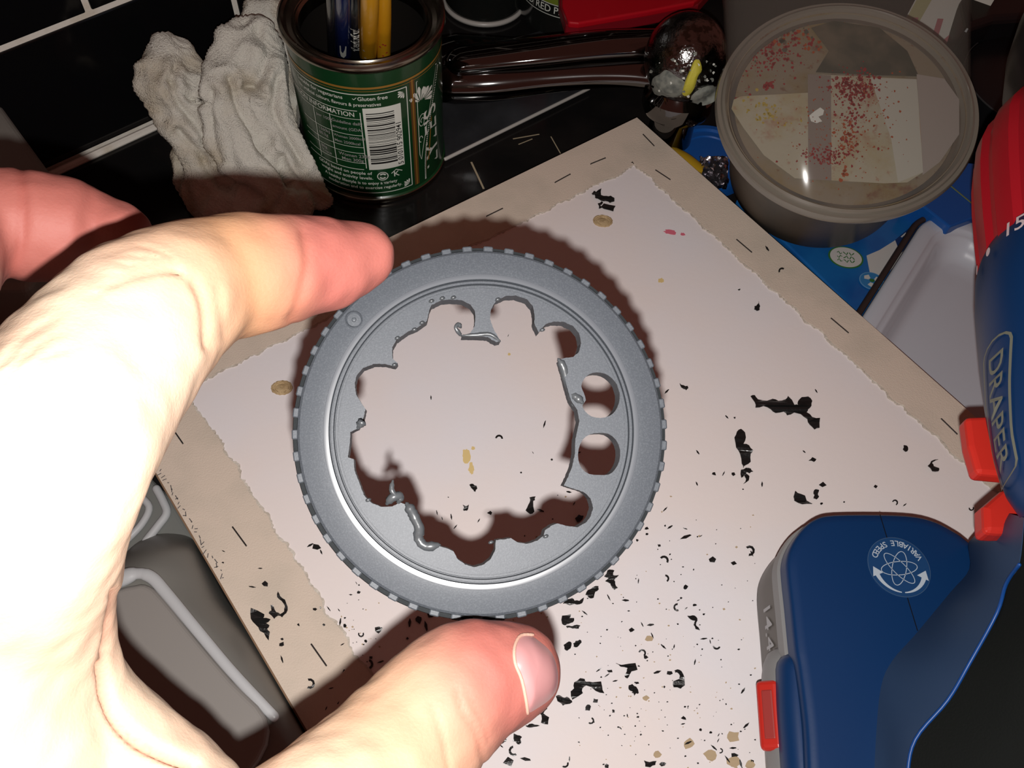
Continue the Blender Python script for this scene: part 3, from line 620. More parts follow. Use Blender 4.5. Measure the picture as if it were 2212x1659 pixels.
# spout sweeping left
sp = [(1470, 175, .040, .0125), (1400, 150, .042, .0135), (1300, 143, .040, .0150), (1180, 145, .036, .0180), (1060, 150, .032, .0225), (985, 150, .030, .0240)]
P = spline([(*W(a, b_, z), r_) for a, b_, z, r_ in sp], 8)
mk('spout', *tube([p[:3] for p in P], [p[3] for p in P], 40, flat=(ZZ, .62), cap=4), M_chrome, tap, smooth=True)
ridge_ = [W(1420, 92, .054), W(1300, 96, .054), W(1150, 112, .050), W(1000, 128, .044)]
mk('lever', *tube(spline(ridge_, 6), .0105, 24, flat=(ZZ, .5), cap=4), M_chrome, tap, smooth=True)

# ------------------------------------------------------------------ jars and red lid at the back
M_dglass = mat('dark_glass', (.010, .011, .010), .06, spec=.9, coat=.5)
gc = W(1045, 30, 0); gc = np.array([gc[0], gc[1]+.012, 0]); gr = .027
gl = empty('glass_tumbler', gc, 'dark glass tumbler behind the tap spout, beside the tin', 'glass')
mk('glass_wall', *lathe([(gr*.8, .0005), (gr*.97, .003), (gr, .010), (gr*1.04, .085), (gr*.98, .085), (gr*.94, .012), (gr*.5, .009)], gc, 64), M_dglass, gl, auto=40)
mk('base_reflection', *lathe([(gr*.86, .0004), (gr*1.03, .0012), (gr*1.04, .003), (gr*.98, .0042)], gc, 64, closed=True), M_pale, gl, smooth=True)  # reflection round the glass base, put in as a pale ring
jr = .036; jc = W(1232, 100, 0); jc = np.array([jc[0]+.002, jc[1]+jr, 0])
jar = empty('sauce_jar', jc, 'dark jar with white capital lettering and a green band, behind the tap', 'jar')
mk('jar_glass', *lathe([(jr*.8, .0005), (jr*.97, .003), (jr, .008), (jr, .075), (jr*.8, .088), (jr*.8, .095)], jc, 80), M_dglass, jar, auto=40)
fj = -jc/np.linalg.norm(jc); rj = np.array([-fj[1], fj[0], 0]); rj = rj if rj[0] > 0 else -rj
def CJ(u, v, e=.0003): a = u/jr; return jc+(jr+e)*(math.sin(a)*rj+math.cos(a)*fj)+ZZ*v
M_olive = mat('olive_green_print', (.16, .20, .02), .5); M_dred = mat('dark_red_print', (.16, .008, .012), .5)
dj = jr*math.pi/180
mk_flat('label_red', [rect2d(-88*dj, .032, 30*dj, .072, 30)], lambda x, y: CJ(x, y, .0002), M_dred, jar)
mk_flat('label_green_band', [rect2d(-88*dj, .0275, 30*dj, .033, 30)], lambda x, y: CJ(x, y, .0003), M_olive, jar)
mk_flat('label_lines', [rect2d(-88*dj, .0268, 30*dj, .0274, 30), rect2d(-88*dj, .0192, 30*dj, .0197, 30)], CJ, M_white, jar)
V, Fc = text2d('ROASTED RED PEPPERS', .0068, 'LEFT'); mk_flat('label_text', [([(x*.92-86*dj, y+.0233) for x, y in V], Fc)], CJ, M_white, jar)
M_redpl = mat('red_plastic', (.42, .004, .012), .3, coat=.2); M_pinkrim = mat('dark_red_plastic', (.20, .006, .012), .35)
rl = empty('red_lid', W(1370, -20, .05), 'red plastic lid behind the chrome knob at the back', 'lid')
zq = .056; Q = [W(*p, zq)[:2] for p in ((1212, -90), (1214, 10), (1228, 48), (1250, 50), (1400, 24), (1500, 4), (1530, -20), (1540, -120))]
mk('lid_top', *solidprism(Q, zq-.004, zq), M_redpl, rl, bevel=(.0012, 3))
Q2 = [W(*p, zq-.006)[:2] for p in ((1206, -90), (1208, 12), (1222, 58), (1250, 62), (1405, 36), (1508, 14), (1538, -20), (1548, -120))]
mk('lid_skirt', *solidprism(Q2, zq-.012, zq-.0045), M_pinkrim, rl, bevel=(.0012, 3))
rbx = empty('food_box', W(1370, -40, 0), 'dark red box under the red lid at the back', 'box')
Q3 = [W(*p, .03)[:2] for p in ((1250, -120), (1258, -40), (1480, -70), (1500, -150))]
mk('carton', *solidprism(Q3, .0005, zq-.0122), M_pinkrim, rbx, bevel=(.001, 2))

# ------------------------------------------------------------------ tubs
def stained(name, c, red, yel):
    m = mat(name, c, .6, bump=(200, .25, .0006)); nt = m.node_tree; b = nt.nodes['Principled BSDF']; tc_ = nt.nodes.new('ShaderNodeTexCoord'); last = None
    for sc, col, lo, hi in ((30, yel, .50, .68), (55, red, .56, .66), (240, red, .60, .68)):
        n = nt.nodes.new('ShaderNodeTexNoise'); n.inputs['Scale'].default_value = sc; n.inputs['Detail'].default_value = 8; n.inputs['Roughness'].default_value = .65; nt.links.new(tc_.outputs['Object'], n.inputs['Vector'])
        r = nt.nodes.new('ShaderNodeMapRange'); r.inputs[1].default_value = lo; r.inputs[2].default_value = hi; r.inputs[4].default_value = .75; nt.links.new(n.outputs[0], r.inputs[0])
        x = nt.nodes.new('ShaderNodeMix'); x.data_type = 'RGBA'; nt.links.new(r.outputs[0], x.inputs[0]); x.inputs[7].default_value = (*col, 1)
        if last is None: x.inputs[6].default_value = (*c, 1)
        else: nt.links.new(last, x.inputs[6])
        last = x.outputs[2]
    nt.links.new(last, b.inputs['Base Color']); return m
tubm = mat('cloudy_plastic', (.15, .125, .10), .35, spec=.5, alpha=.80, noise=(22, (.045, .058, .065), .4, .75), bump=(60, .1, .002))
rimm = mat('clear_plastic_rim', (.21, .19, .155), .18, spec=.8, alpha=.85, coat=.4)
clearm = mat('clear_plastic', (.25, .22, .19), .10, spec=.8, alpha=.07)
tc = W(1829, 226, .085); Zt = proj(tc)[2]; tr = 262*Zt/F; hv = np.array([-tc[0], -tc[1], 0]); hv /= np.linalg.norm(hv)
tl = math.radians(15); ta_ = ZZ*math.cos(tl)+hv*math.sin(tl); t1 = np.cross(hv, ZZ); t1 /= np.linalg.norm(t1); t1 = t1 if t1[0] > 0 else -t1; t2 = np.cross(ta_, t1)
tub = empty('plastic_tub', tc-ta_*.066, 'round cloudy plastic tub with a paint-stained paper on top', 'tub')
hb = .062
mk('tub_body', *lathe([(tr*.02, -hb), (tr*.74, -hb), (tr*.79, -hb+.003), (tr*.90, -.010), (tr*.93, -.004), (tr*.90, -.004), (tr*.87, -.010), (tr*.76, -hb+.004), (tr*.02, -hb+.0015)], tc, 96, t1, t2, ta_), tubm, tub, auto=40)
mk('tub_rim', *lathe([(tr*.93, -.004), (tr*1.0, -.006), (tr*1.055, -.0055), (tr*1.065, -.003), (tr*1.05, -.001), (tr*1.02, -.0012), (tr*1.01, .0004), (tr*.99, .001), (tr*.975, .0), (tr*.955, -.002)], tc, 128, t1, t2, ta_, closed=True), rimm, tub, auto=40)
M_lidfl = stained('milky_stained_plastic', (.21, .175, .125), (.13, .05, .035), (.19, .13, .04))
mk('tub_lid', *lathe([(tr*.02, -.0045), (tr*.94, -.0045), (tr*.955, -.0015), (tr*.965, -.0015), (tr*.965, -.006), (tr*.02, -.0062)], tc, 96, t1, t2, ta_), M_lidfl, tub, auto=40)
def TP(px, py, lift=0.):   # point on the tub's lid plane
    d = ray(px, py); q0 = tc+ta_*(-.0045+lift); k = ((q0-CP)@ta_)/(d@ta_); return CP+d*k
def slab(name, pts, m, l0, l1, parent):
    n = len(pts); V = [TP(*p, l1) for p in pts]+[TP(*p, l0) for p in pts]
    return mk(name, V, [tuple(range(n)), tuple(range(2*n-1, n-1, -1))]+[(i, (i+1) % n, (i+1) % n+n, i+n) for i in range(n)], m, parent)
M_paper = stained('stained_paper', (.36, .335, .25), (.30, .16, .11), (.31, .25, .11))
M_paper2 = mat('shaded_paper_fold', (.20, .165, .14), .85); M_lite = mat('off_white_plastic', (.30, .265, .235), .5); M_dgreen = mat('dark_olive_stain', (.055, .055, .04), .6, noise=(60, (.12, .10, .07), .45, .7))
slab('white_patch', [(1980,160),(2040,170),(2072,215),(2072,290),(2030,350),(1993,378)], M_lite, .0001, .0008, tub)
slab('dark_stain', [(1752,60),(1800,45),(1900,60),(1960,110),(1985,165),(1870,162),(1762,156),(1790,110)], M_dgreen, .0001, .0007, tub)
pp = empty('folded_paper', TP(1860, 280, .001), 'folded cream paper with red paint spatter lying on the round tub', 'paper')
slab('paper_sheet', [(1585,215),(1600,208),(1746,200),(1745,160),(1870,165),(1980,171),(1988,270),(1994,372),(1960,394),(1910,396),(1800,390),(1717,385),(1650,335),(1605,275),(1580,235)], M_paper, .0009, .0016, pp)
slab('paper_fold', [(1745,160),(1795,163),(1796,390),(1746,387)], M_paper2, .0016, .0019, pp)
slab('paper_flap', [(1880,168),(1980,171),(1994,372),(1940,394),(1925,300)], mat('pale_paper', (.40, .39, .33), .85), .0016, .0021, pp)
M_rs = mat('red_paint_stain', (.23, .012, .015), .7); M_os = mat('orange_paint_stain', (.30, .055, .012), .7); M_ys = mat('yellow_paint_stain', (.36, .27, .05), .7)
def splat(name, cx, cy, sx, sy, n, rmin, rmax, m, seed, lift, parent):
    rr = random.Random(seed); parts = []
    for i in range(n):
        x = cx+rr.gauss(0, 1)*sx; y = cy+rr.gauss(0, 1)*sy; r0 = rr.uniform(rmin, rmax)
        ex = (x-1829)/255; ey = (y-226)/200
        if ex*ex+ey*ey > .9: continue
        k = 7; ph = rr.random()*6; P = [TP(x+r0*rr.uniform(.5, 1.3)*math.cos(ph+2*math.pi*j/k), y+r0*rr.uniform(.5, 1.3)*math.sin(ph+2*math.pi*j/k), lift) for j in range(k)]
        parts.append((P, [tuple(range(k))]))
    o = mk(name, *join(*parts), m, parent); o['kind'] = 'stuff'; return o
splat('red_spatter', 1845, 185, 24, 13, 130, 1, 4.6, M_rs, 1, .0022, pp); splat('red_spatter', 1845, 190, 30, 22, 160, .8, 2.6, M_rs, 21, .0022, pp); splat('red_spatter', 1800, 300, 60, 50, 200, .7, 2.2, M_os, 22, .0022, pp); splat('red_spatter', 1640, 110, 45, 40, 200, .8, 3, M_rs, 23, .0003, tub); splat('red_spatter', 1838, 250, 16, 30, 80, 1, 4, M_rs, 2, .0022, pp)
splat('red_spatter', 1790, 335, 34, 11, 150, .9, 3.4, M_rs, 3, .0022, pp); splat('orange_spatter', 1830, 300, 12, 20, 60, 1, 4, M_os, 4, .0023, pp)
splat('red_spatter', 1900, 230, 28, 40, 60, 1, 3, M_os, 5, .0023, pp); splat('orange_spatter', 1824, 375, 5, 8, 8, 3, 5, M_os, 6, .0023, pp)
splat('yellow_spatter', 1650, 245, 38, 15, 60, 1, 4.5, M_ys, 7, .0022, pp)
splat('red_spatter', 1660, 95, 42, 27, 190, 1, 4.2, M_rs, 8, .0003, tub); splat('red_spatter', 1585, 205, 10, 12, 14, 3, 7, M_rs, 9, .0003, tub); splat('red_spatter', 1660, 188, 8, 6, 8, 3, 6, M_rs, 10, .0022, pp)
splat('dark_spatter', 1680, 70, 30, 18, 40, 2, 7, M_dgreen, 11, .0004, tub); splat('orange_spatter', 1750, 80, 40, 20, 40, 1.5, 5, M_os, 12, .0004, tub)
V, Fc = blotq = ([TP(*p, .0022) for p in ((1748,250),(1760,240),(1772,232),(1780,238),(1778,248),(1768,252),(1776,262),(1764,266),(1752,262))], [tuple(range(9))]); mk('white_blob', V, Fc, M_white, pp)
cup = empty('clear_beaker', tc+ta_*.004, 'tall clear plastic beaker standing on the round tub', 'beaker')
ctop = AT(1817, -330, .40); cb_ = tc+ta_*.0018; V = []; nn = 96
for q, (t, ro) in enumerate([(0, 0), (1, 0), (1, -.001), (0, -.001)]):
    for i in range(nn):
        a = 2*math.pi*i/nn; rr_ = (tr*.965*(1-t)+(272*.40/F)*t)+ro; V.append(cb_*(1-t)+ctop*t+(t1*math.cos(a)+t2*math.sin(a))*rr_)
mk('beaker_wall', V, [(j*nn+i, j*nn+(i+1) % nn, ((j+1) % 4)*nn+(i+1) % nn, ((j+1) % 4)*nn+i) for j in range(4) for i in range(nn)], clearm, cup, auto=60)
# packet with red lettering at the back
PKZ = .553
pk = AT(2012, 98, PKZ); pn = CP-pk; pn /= np.linalg.norm(pn); pxv = RM[:, 0]-pn*(RM[:, 0]@pn); pxv /= np.linalg.norm(pxv); pyv = np.cross(pn, pxv)
if pyv@RM[:, 1] < 0: pyv = -pyv
ang = math.radians(-22); pa = pxv*math.cos(ang)+pyv*math.sin(ang); pq = -pxv*math.sin(ang)+pyv*math.cos(ang)
pkt = empty('food_packet', pk-pn*.0015, 'pale packet with large red lettering seen through the clear beaker', 'packet')
M_pk = mat('pale_packet', (.30, .27, .21), .4); M_pky = mat('yellow_packet_band', (.26, .24, .07), .5); M_pkb = mat('blue_packet_mark', (.02, .07, .16), .5)
s_ = PKZ/F
def PKp(x, y, l=0): return pk+pa*x*s_+pq*y*s_+pn*l
def pslab(name, pts, m, l0, l1):
    n = len(pts); return mk(name, [PKp(*p, l1) for p in pts]+[PKp(*p, l0) for p in pts], [tuple(range(n)), tuple(range(2*n-1, n-1, -1))]+[(i, (i+1) % n, (i+1) % n+n, i+n) for i in range(n)], m, pkt)
pslab('packet_body', [(-75, -58), (-45, -72), (40, -74), (62, -60), (66, 180), (-78, 180)], M_pk, -.006, 0)
pslab('yellow_band', [(-74, -54), (-48, -60), (-45, 178), (-74, 178)], M_pky, 0, .0004)
V, Fc = text2d('He', 120*s_, 'CENTER'); q_ = math.radians(16)
mk('packet_lettering', [pk+pa*(x*math.cos(q_)-y*math.sin(q_))*.85+pq*((x*math.sin(q_)+y*math.cos(q_))+8*s_)+pn*.0006 for x, y in V], Fc, mat('dark_red_print_b', (.26, .008, .02), .5), pkt)
pslab('blue_mark', [(-6, -62), (12, -68), (22, -50), (10, -40), (-2, -44)], M_pkb, 0, .0005)
# ------------------------------------------------------------------ things on the right, beside the board
M_blue = mat('blue_plastic', (.006, .075, .30), .35, coat=.1); M_blue2 = mat('blue_printed_film', (.010, .11, .33), .25, coat=.3, noise=(40, (.006, .07, .26), .45, .7)); M_wht = mat('white_film', (.50, .48, .46), .4); M_dblue = mat('dark_blue_print', (.006, .03, .11), .4)
def PX_(pts, z): return [tuple(W(a, b, z)[:2]) for a, b in pts]
def flatpx(name, pts, z, m, parent, t=.0002, **k): return mk(name, *solidprism(PX_(pts, z), z-t, z), m, parent, **k)
lc = W(1532, 335, .010); lr = proj(lc)[2]*92/F
bl_ = empty('bottle_cap', np.array([lc[0], lc[1], 0]), 'round blue ridged cap under the chrome knob, beside the tub', 'cap')
mk('cap_disc', *lathe([(lr*.02, .010), (lr*.60, .010), (lr*.62, .0108), (lr*.68, .0108), (lr*.70, .010), (lr*.80, .010), (lr*.83, .0116), (lr*.94, .0116), (lr*.98, .010), (lr, .006), (lr, .0005), (lr*.02, .0005)], (lc[0], lc[1], 0), 64), M_blue, bl_, auto=30)
dc = W(1442, 318, .004); mk_ = empty('round_lid', np.array([dc[0], dc[1], 0]), 'small dark teal lid between the board corner and the blue cap', 'lid')
mk('lid_disc', *lathe([(.0002, .0045), (.008, .0045), (.0095, .0038), (.0100, .0004), (.0002, .0004)], (dc[0], dc[1], 0), 40), mat('dark_teal', (.006, .035, .06), .4), mk_, auto=40)
yp = spline([W(1438, 330, .009), W(1475, 348, .012), W(1508, 374, .010)], 5)
tag(mk('yellow_cap', *tube(yp, [.0058]*len(yp), 20, flat=(ZZ, .75), cap=4), mat('ochre_yellow_plastic', (.40, .24, .012), .4), smooth=True), 'ochre yellow cap touching the right edge of the board', 'cap')
# crumpled foil
rf = random.Random(9); Vf = []; n1 = 16
for i in range(n1):
    for j in range(n1):
        px = 1508+(i/(n1-1))*62; py = 348+(j/(n1-1))*62; Vf.append(W(px+rf.uniform(-2, 2), py+rf.uniform(-2, 2), .013+rf.uniform(-.0035, .0035)*(0 < i < n1-1 and 0 < j < n1-1)-.004*((i-7.5)**2+(j-7.5)**2)/90))
Ff = [(i*n1+j, i*n1+j+1, (i+1)*n1+j+1, (i+1)*n1+j) for i in range(n1-1) for j in range(n1-1)]
nb = len(Vf); Vf += [v-ZZ*.0025 for v in Vf]; Ff2 = [tuple(q+nb for q in reversed(f)) for f in Ff]; bd = [i*n1 for i in range(n1)]+[(n1-1)*n1+j for j in range(1, n1)]+[i*n1+n1-1 for i in range(n1-2, -1, -1)]+[j for j in range(n1-2, 0, -1)]
Ff3 = [(bd[i], bd[(i+1) % len(bd)], bd[(i+1) % len(bd)]+nb, bd[i]+nb) for i in range(len(bd))]
foil = mk('foil_scrap', Vf, Ff+Ff2+Ff3, mat('crumpled_foil', (.62, .60, .62), .22, metal=1.)); foil.location.z = .0072; tag(foil, 'crumpled silver foil scrap between the board edge and the tub', 'foil')
tp = spline([W(1500, 402, .006), W(1545, 430, .006), W(1590, 470, .006)], 4); tag(mk('navy_tube', *tube(tp, .0048, 16, cap=3), mat('navy_tube', (.006, .012, .10), .3), smooth=True), 'small navy paint tube below the foil scrap at the board edge', 'tube')
# printed packet under the tub
pz = .006
bp_ = empty('blue_packet', np.array([*W(1800, 600, 0)[:2], 0]), 'blue and white printed packet under the tub, along the board edge', 'packet')
mk('packet_film', *solidprism(PX_([(1590, 430), (1630, 462), (1700, 528), (1780, 606), (1862, 690), (1920, 600), (1990, 500), (1960, 440), (1760, 380)], pz), .0008, pz), M_blue2, bp_, bevel=(.0012, 3))
flatpx('white_panel', [(1872, 552), (1900, 540), (1948, 510), (1962, 538), (1905, 606), (1880, 594)], pz+.0003, M_wht, bp_)
flatpx('dark_band', [(1934, 518), (1990, 470), (2005, 490), (1945, 548)], pz+.0006, M_dblue, bp_)
gl_c = W(1827, 556, pz+.0006); e1 = W(1862, 562, pz)-W(1792, 552, pz); e1 /= np.linalg.norm(e1); e2 = np.cross(ZZ, e1); gR = proj(gl_c)[2]*38/F
M_leaf = mat('green_print', (.03, .13, .03), .5)
def disc2(name, c, r, m, parent, z, sy=.8, n=40): return mk(name, *solidprism([tuple((c+e1*r*math.cos(2*math.pi*i/n)+e2*r*sy*math.sin(2*math.pi*i/n))[:2]) for i in range(n)], z-.0002, z), m, parent)
disc2('green_badge', gl_c, gR, M_leaf, bp_, pz+.0007); disc2('badge_face', gl_c, gR*.9, M_wht, bp_, pz+.0009)
for k in range(9):
    x0 = gR*(-.5+.35*(k % 3)); y0 = gR*(.25-.28*(k//3)); pts = [(x0+gR*.09*q, y0+gR*.11*math.sin(q*2.1+k)) for q in range(4)]
    mk_flat('badge_mark', [line2d(pts, gR*.06)], lambda x, y: gl_c*np.array([1, 1, 0])+e1*x+e2*y+ZZ*(pz+.0011), M_leaf, bp_)
rcc = W(1883, 607, pz+.0008); e1b = e1; rR = proj(rcc)[2]*27/F
disc2('recycling_badge', rcc, rR, mat('pale_blue_print', (.10, .25, .45), .5), bp_, pz+.0009, .9)
disc2('badge_centre', rcc, rR*.92, mat('mid_blue_print', (.03, .16, .36), .5), bp_, pz+.0010, .9)
for k in range(3):
    a = k*2.094+.4; A_ = [(rR*q*math.cos(a+t), rR*q*math.sin(a+t)) for q, t in ((.25, -.5), (.62, -.55), (.72, .05), (.62, .5), (.28, .4))]
    mk('recycling_arrow', [rcc*np.array([1, 1, 0])+e1*x+e2*y+ZZ*(pz+.0012) for x, y in A_], [(0, 1, 2, 3, 4)], M_wht, bp_)
disc2('green_dot', rcc, rR*.2, M_leaf, bp_, pz+.0014)
V, Fc = text2d('P.', .0085, 'CENTER'); cP = W(1957, 512, pz+.0008); dP = W(1990, 470, pz)-W(1934, 518, pz); dP /= np.linalg.norm(dP); dQ = np.cross(ZZ, dP)
mk('packet_letter', [cP+(-dQ)*x*.8+dP*y*.8 for x, y in V], Fc, M_wht, bp_)
# blue box
bz = .020; bb = empty('blue_box', np.array([*W(2080, 460, 0)[:2], 0]), 'flat blue carton lying right of the tub, behind the white tray', 'box')
mk('carton', *solidprism(PX_([(1968, 424), (2000, 395), (2085, 350), (2200, 360), (2200, 440), (2110, 468), (2052, 490)], bz), .0008, bz), M_blue, bb, bevel=(.001, 2))
mk('carton_crease', *tube([W(2032, 384, bz+.0001), W(2100, 440, bz+.0001)], .0004, 6), mat('yellowish_line', (.12, .14, .05), .5), bb)
pw = empty('white_sheet', np.array([*W(2060, 470, 0)[:2], 0]), 'white paper sheet between the blue carton and the white tray', 'paper')
mk('sheet', *solidprism(PX_([(1955, 475), (1990, 440), (2060, 470), (2130, 500), (2230, 560), (2150, 520), (2070, 470), (2010, 455)], .004), .0006, .004), M_wht, pw)

# white tray
M_tray = mat('white_tray_plastic', (.47, .49, .54), .22, coat=.3, spec=.6)
tz = .0155; c0 = W(2018, 437, tz); d1 = W(1862, 684, tz)-W(1975, 505, tz); d1 /= np.linalg.norm(d1); d2 = np.cross(ZZ, d1); d2 = d2 if d2[0] > 0 else -d2
tray = empty('plastic_tray', np.array([*(c0+d1*.07+d2*.05)[:2], 0]), 'white plastic tray with a raised rim, right of the board under the drill', 'tray')
LA, LB = .150, .100
def rr_ring(ins, z, r=.024, n=14):
    out = []; x0, x1, y0, y1 = ins, LA-ins, ins, LB-ins; r = max(.002, r-ins*.7)
    for cx, cy, a0 in ((x1-r, y1-r, 0), (x0+r, y1-r, 90), (x0+r, y0+r, 180), (x1-r, y0+r, 270)):
        for k in range(n):
            a = math.radians(a0+90*k/(n-1)); p = c0+d1*(cx+r*math.cos(a))+d2*(cy+r*math.sin(a)); out.append(np.array([p[0], p[1], z]))
    return out
rings = [rr_ring(a, z) for a, z in ((.0015, .010), (0, .0135), (.0006, .0150), (.0018, tz), (.0080, tz), (.0088, .0150), (.0096, .0138), (.0112, .0136), (.0124, .0128), (.0150, .0085), (.0180, .0040), (.0220, .0026), (.0300, .0022))]
low = [rr_ring(a, z) for a, z in ((.0300, .0006), (.0200, .0012), (.0120, .0100), (.004, .0100))]
allr = rings+low; n_ = len(rings[0]); V = [p for r in allr for p in r]; Fc = [(j*n_+i, j*n_+(i+1) % n_, (j+1)*n_+(i+1) % n_, (j+1)*n_+i) for j in list(range(len(rings)-1))+list(range(len(rings), len(allr)-1)) for i in range(n_)]
a_ = len(rings)-1; Fc.append(tuple(a_*n_+i for i in range(n_))); Fc.append(tuple((a_+1)*n_+i for i in range(n_))); Fc += [((len(allr)-1)*n_+i, (len(allr)-1)*n_+(i+1) % n_, (i+1) % n_, i) for i in range(n_)]
cr2 = rr_ring(-.0021, .0128)[2*14-3:3*14+5]; tag(mk('shade_crescent', *tube(cr2, .0017, 10), mat('shade_brown', (.03, .018, .016), .6), smooth=True), 'thin dark shadow-like strip curving round the corner of the white tray', 'shade strip')  # shadow-like dark crescent at the tray corner, put in as a solid strip
mk('tray_shell', V, Fc, M_tray, tray, auto=50)
pc = W(2250, 660, .003); mk('floor_ridge', *lathe([(.030, .0020), (.0306, .0034), (.0318, .0036), (.0326, .0020)], (pc[0], pc[1], 0), 60, closed=True), M_tray, tray, smooth=True)

# ------------------------------------------------------------------ black things upper right
M_black = mat('black_plastic', (.006, .006, .007), .3)
bc_ = W(2245, 190, .03); br_ = proj(bc_)[2]*165/F
bpot = empty('black_pot', np.array([bc_[0], bc_[1], 0]), 'round black lidded pot at the top right behind the drill', 'pot')
mk('pot_body', *lathe([(br_*.8, .0006), (br_*.98, .004), (br_, .03), (br_*.98, .034), (br_*.9, .036), (.0002, .037)], (bc_[0], bc_[1], 0), 64), M_black, bpot, auto=35)
mk('pot_ring', *lathe([(br_*.99, .0330), (br_*1.012, .0336), (br_*1.0, .0345)], (bc_[0], bc_[1], 0), 90, closed=True), mat('dark_grey_ring', (.035, .035, .036), .3), bpot, smooth=True)
bap = empty('black_case', np.array([*W(2180, -60, 0)[:2], 0]), 'black case at the top right corner, behind the round pot', 'case')
mk('case_body', *solidprism(PX_([(2085, -150), (2078, 0), (2090, 60), (2150, 40), (2300, 30), (2300, -150)], .05), .0006, .05), M_black, bap, bevel=(.004, 3))

# ------------------------------------------------------------------ cordless drill
M_dbl = mat('drill_blue', (.0030, .027, .098), .38, spec=.45, bump=(600, .05, .0003)); M_dbl2 = mat('drill_grey_blue', (.030, .060, .125), .45, spec=.4, bump=(600, .05, .0003)); M_edge2 = mat('drill_bright_blue', (.004, .05, .22), .4)
M_grip = mat('black_rubber_grip', (.0035, .0045, .0040), .8, spec=.18, bump=(1500, .3, .0004)); M_bat = mat('battery_grey', (.115, .105, .095), .42, spec=.4); M_batl = mat('seam_grey', (.20, .20, .20), .4); M_redp2 = mat('red_plastic_clip', (.48, .022, .014), .35); M_tor = mat('red_torque_collar', (.36, .008, .016), .34)
dz0 = ZB+.0002
drill = empty('cordless_drill', np.array([*W(1930, 1400, ZB)[:2], ZB]), 'blue cordless drill with red collar standing on its grey battery on the board', 'drill')
topP = [(1703,1240),(1702,1204),(1713,1171),(1736,1138),(1764,1117),(1802,1109),(1901,1108),(1976,1112),(2023,1124),(2060,1143),(2093,1166),(2160,1230),(2220,1330),(2240,1500),(2200,1760),(2000,1830),(1800,1820),(1752,1740),(1746,1659),(1741,1561),(1727,1443),(1720,1401),(1710,1303)]
sm = lambda P, k=3: [tuple(p) for p in cspline(P, k)]
def loft(name, levels, m, parent, **k):
    n = len(levels[0]); V = [p for l in levels for p in l]; Fc = [tuple(range(n)), tuple((len(levels)-1)*n+i for i in range(n))]
    for j in range(len(levels)-1): Fc += [(j*n+i, j*n+(i+1) % n, (j+1)*n+(i+1) % n, (j+1)*n+i) for i in range(n)]
    return mk(name, V, Fc, m, parent, **k)
zt = .062; base = np.array(PX_(sm(topP), zt)); cb = base.mean(0)
def lev(ins, z):
    n = len(base); out = []
    for i in range(n):
        t = base[(i+1) % n]-base[i-1]; t = t/np.linalg.norm(t); q = np.array([-t[1], t[0]]); s_ = 1 if q@(cb-base[i]) > 0 else -1
        p = base[i]+q*s_*ins; out.append((p[0], p[1], z))
    return out
loft('foot_housing', [lev(.004, zt), lev(.0012, zt-.0003), lev(.0003, zt-.0012), lev(0, zt-.003), lev(-.0002, zt-.008), lev(.001, zt-.009)], M_dbl, drill, auto=40)
loft('seam_band', [lev(.0008, zt-.009), lev(-.0010, zt-.0095), lev(-.0016, zt-.014), lev(.0002, zt-.0148)], M_batl, drill, auto=40)
loft('seam_gap', [lev(.0014, zt-.0147), lev(.0014, zt-.0160)], M_black, drill)
batP = [(1646,1240),(1656,1280),(1642,1317),(1645,1420),(1650,1455),(1640,1495),(1640,1540),(1649,1630),(1662,1700),(1700,1790),(1850,1830),(2150,1790),(2240,1560),(2230,1330),(2130,1180),(2060,1130),(1976,1104),(1901,1101),(1810,1101),(1750,1118),(1700,1160),(1668,1215)]
zb_ = .030
batb = [np.array([*p, zb_]) for p in PX_(sm(batP[1:], 3), zb_)]
loft('battery_pack', [lev(.0016, zt-.0159), lev(.0012, zt-.0175), lev(-.0004, .034), lev(-.0010, .026), lev(.0005, ZB+.0003)], M_bat, drill, auto=50)
# release clip bulge, left side
def sidept(px, py, z, out=0.): p = W(px, py, z); return p
cl = [W(1650, 1462, .040), W(1648, 1500, .038), W(1655, 1560, .038), W(1663, 1640, .038)]
mk('clip_housing', *tube(spline([W(1714,1450,.050), W(1716,1520,.050), W(1722,1600,.050), W(1730,1700,.050)], 4), .0062, 18, cap=4, flat=(ZZ, 1.25)), M_dbl, drill, smooth=True)
V, Fc = tube(spline([W(1690,1440,.042), W(1686,1500,.042), W(1692,1580,.042), W(1700,1680,.042)], 4), .0066, 18, cap=3, flat=(ZZ, 1.3)); mk('clip_surround', V, Fc, M_batl, drill, smooth=True)
cpx = [(1640,1500,.026),(1641,1550,.026),(1650,1625,.026)]; A = W(1660,1480,.040); B = W(1672,1630,.040); dd = (B-A)/np.linalg.norm(B-A); outw = np.cross(dd, ZZ); outw = outw if outw[0] < 0 else -outw
rcb = mk('release_clip', *box((A+B)/2+ZZ*.003+(outw*.6+ZZ*.8)*.0035, np.linalg.norm(B-A), .0036, .0085, dd, outw*.6+ZZ*.8, ZZ*.6-outw*.8), M_redp2, drill, bevel=(.0018, 3)); ORG[rcb] = ORG[drill]
mk('clip_recess', *box((A+B)/2+ZZ*.003+(outw*.6+ZZ*.8)*.0051, np.linalg.norm(B-A)*.70, .0010, .0040, dd, outw*.6+ZZ*.8, ZZ*.6-outw*.8), mat('recessed_red', (.30, .03, .025), .5), drill, bevel=(.0009, 2))
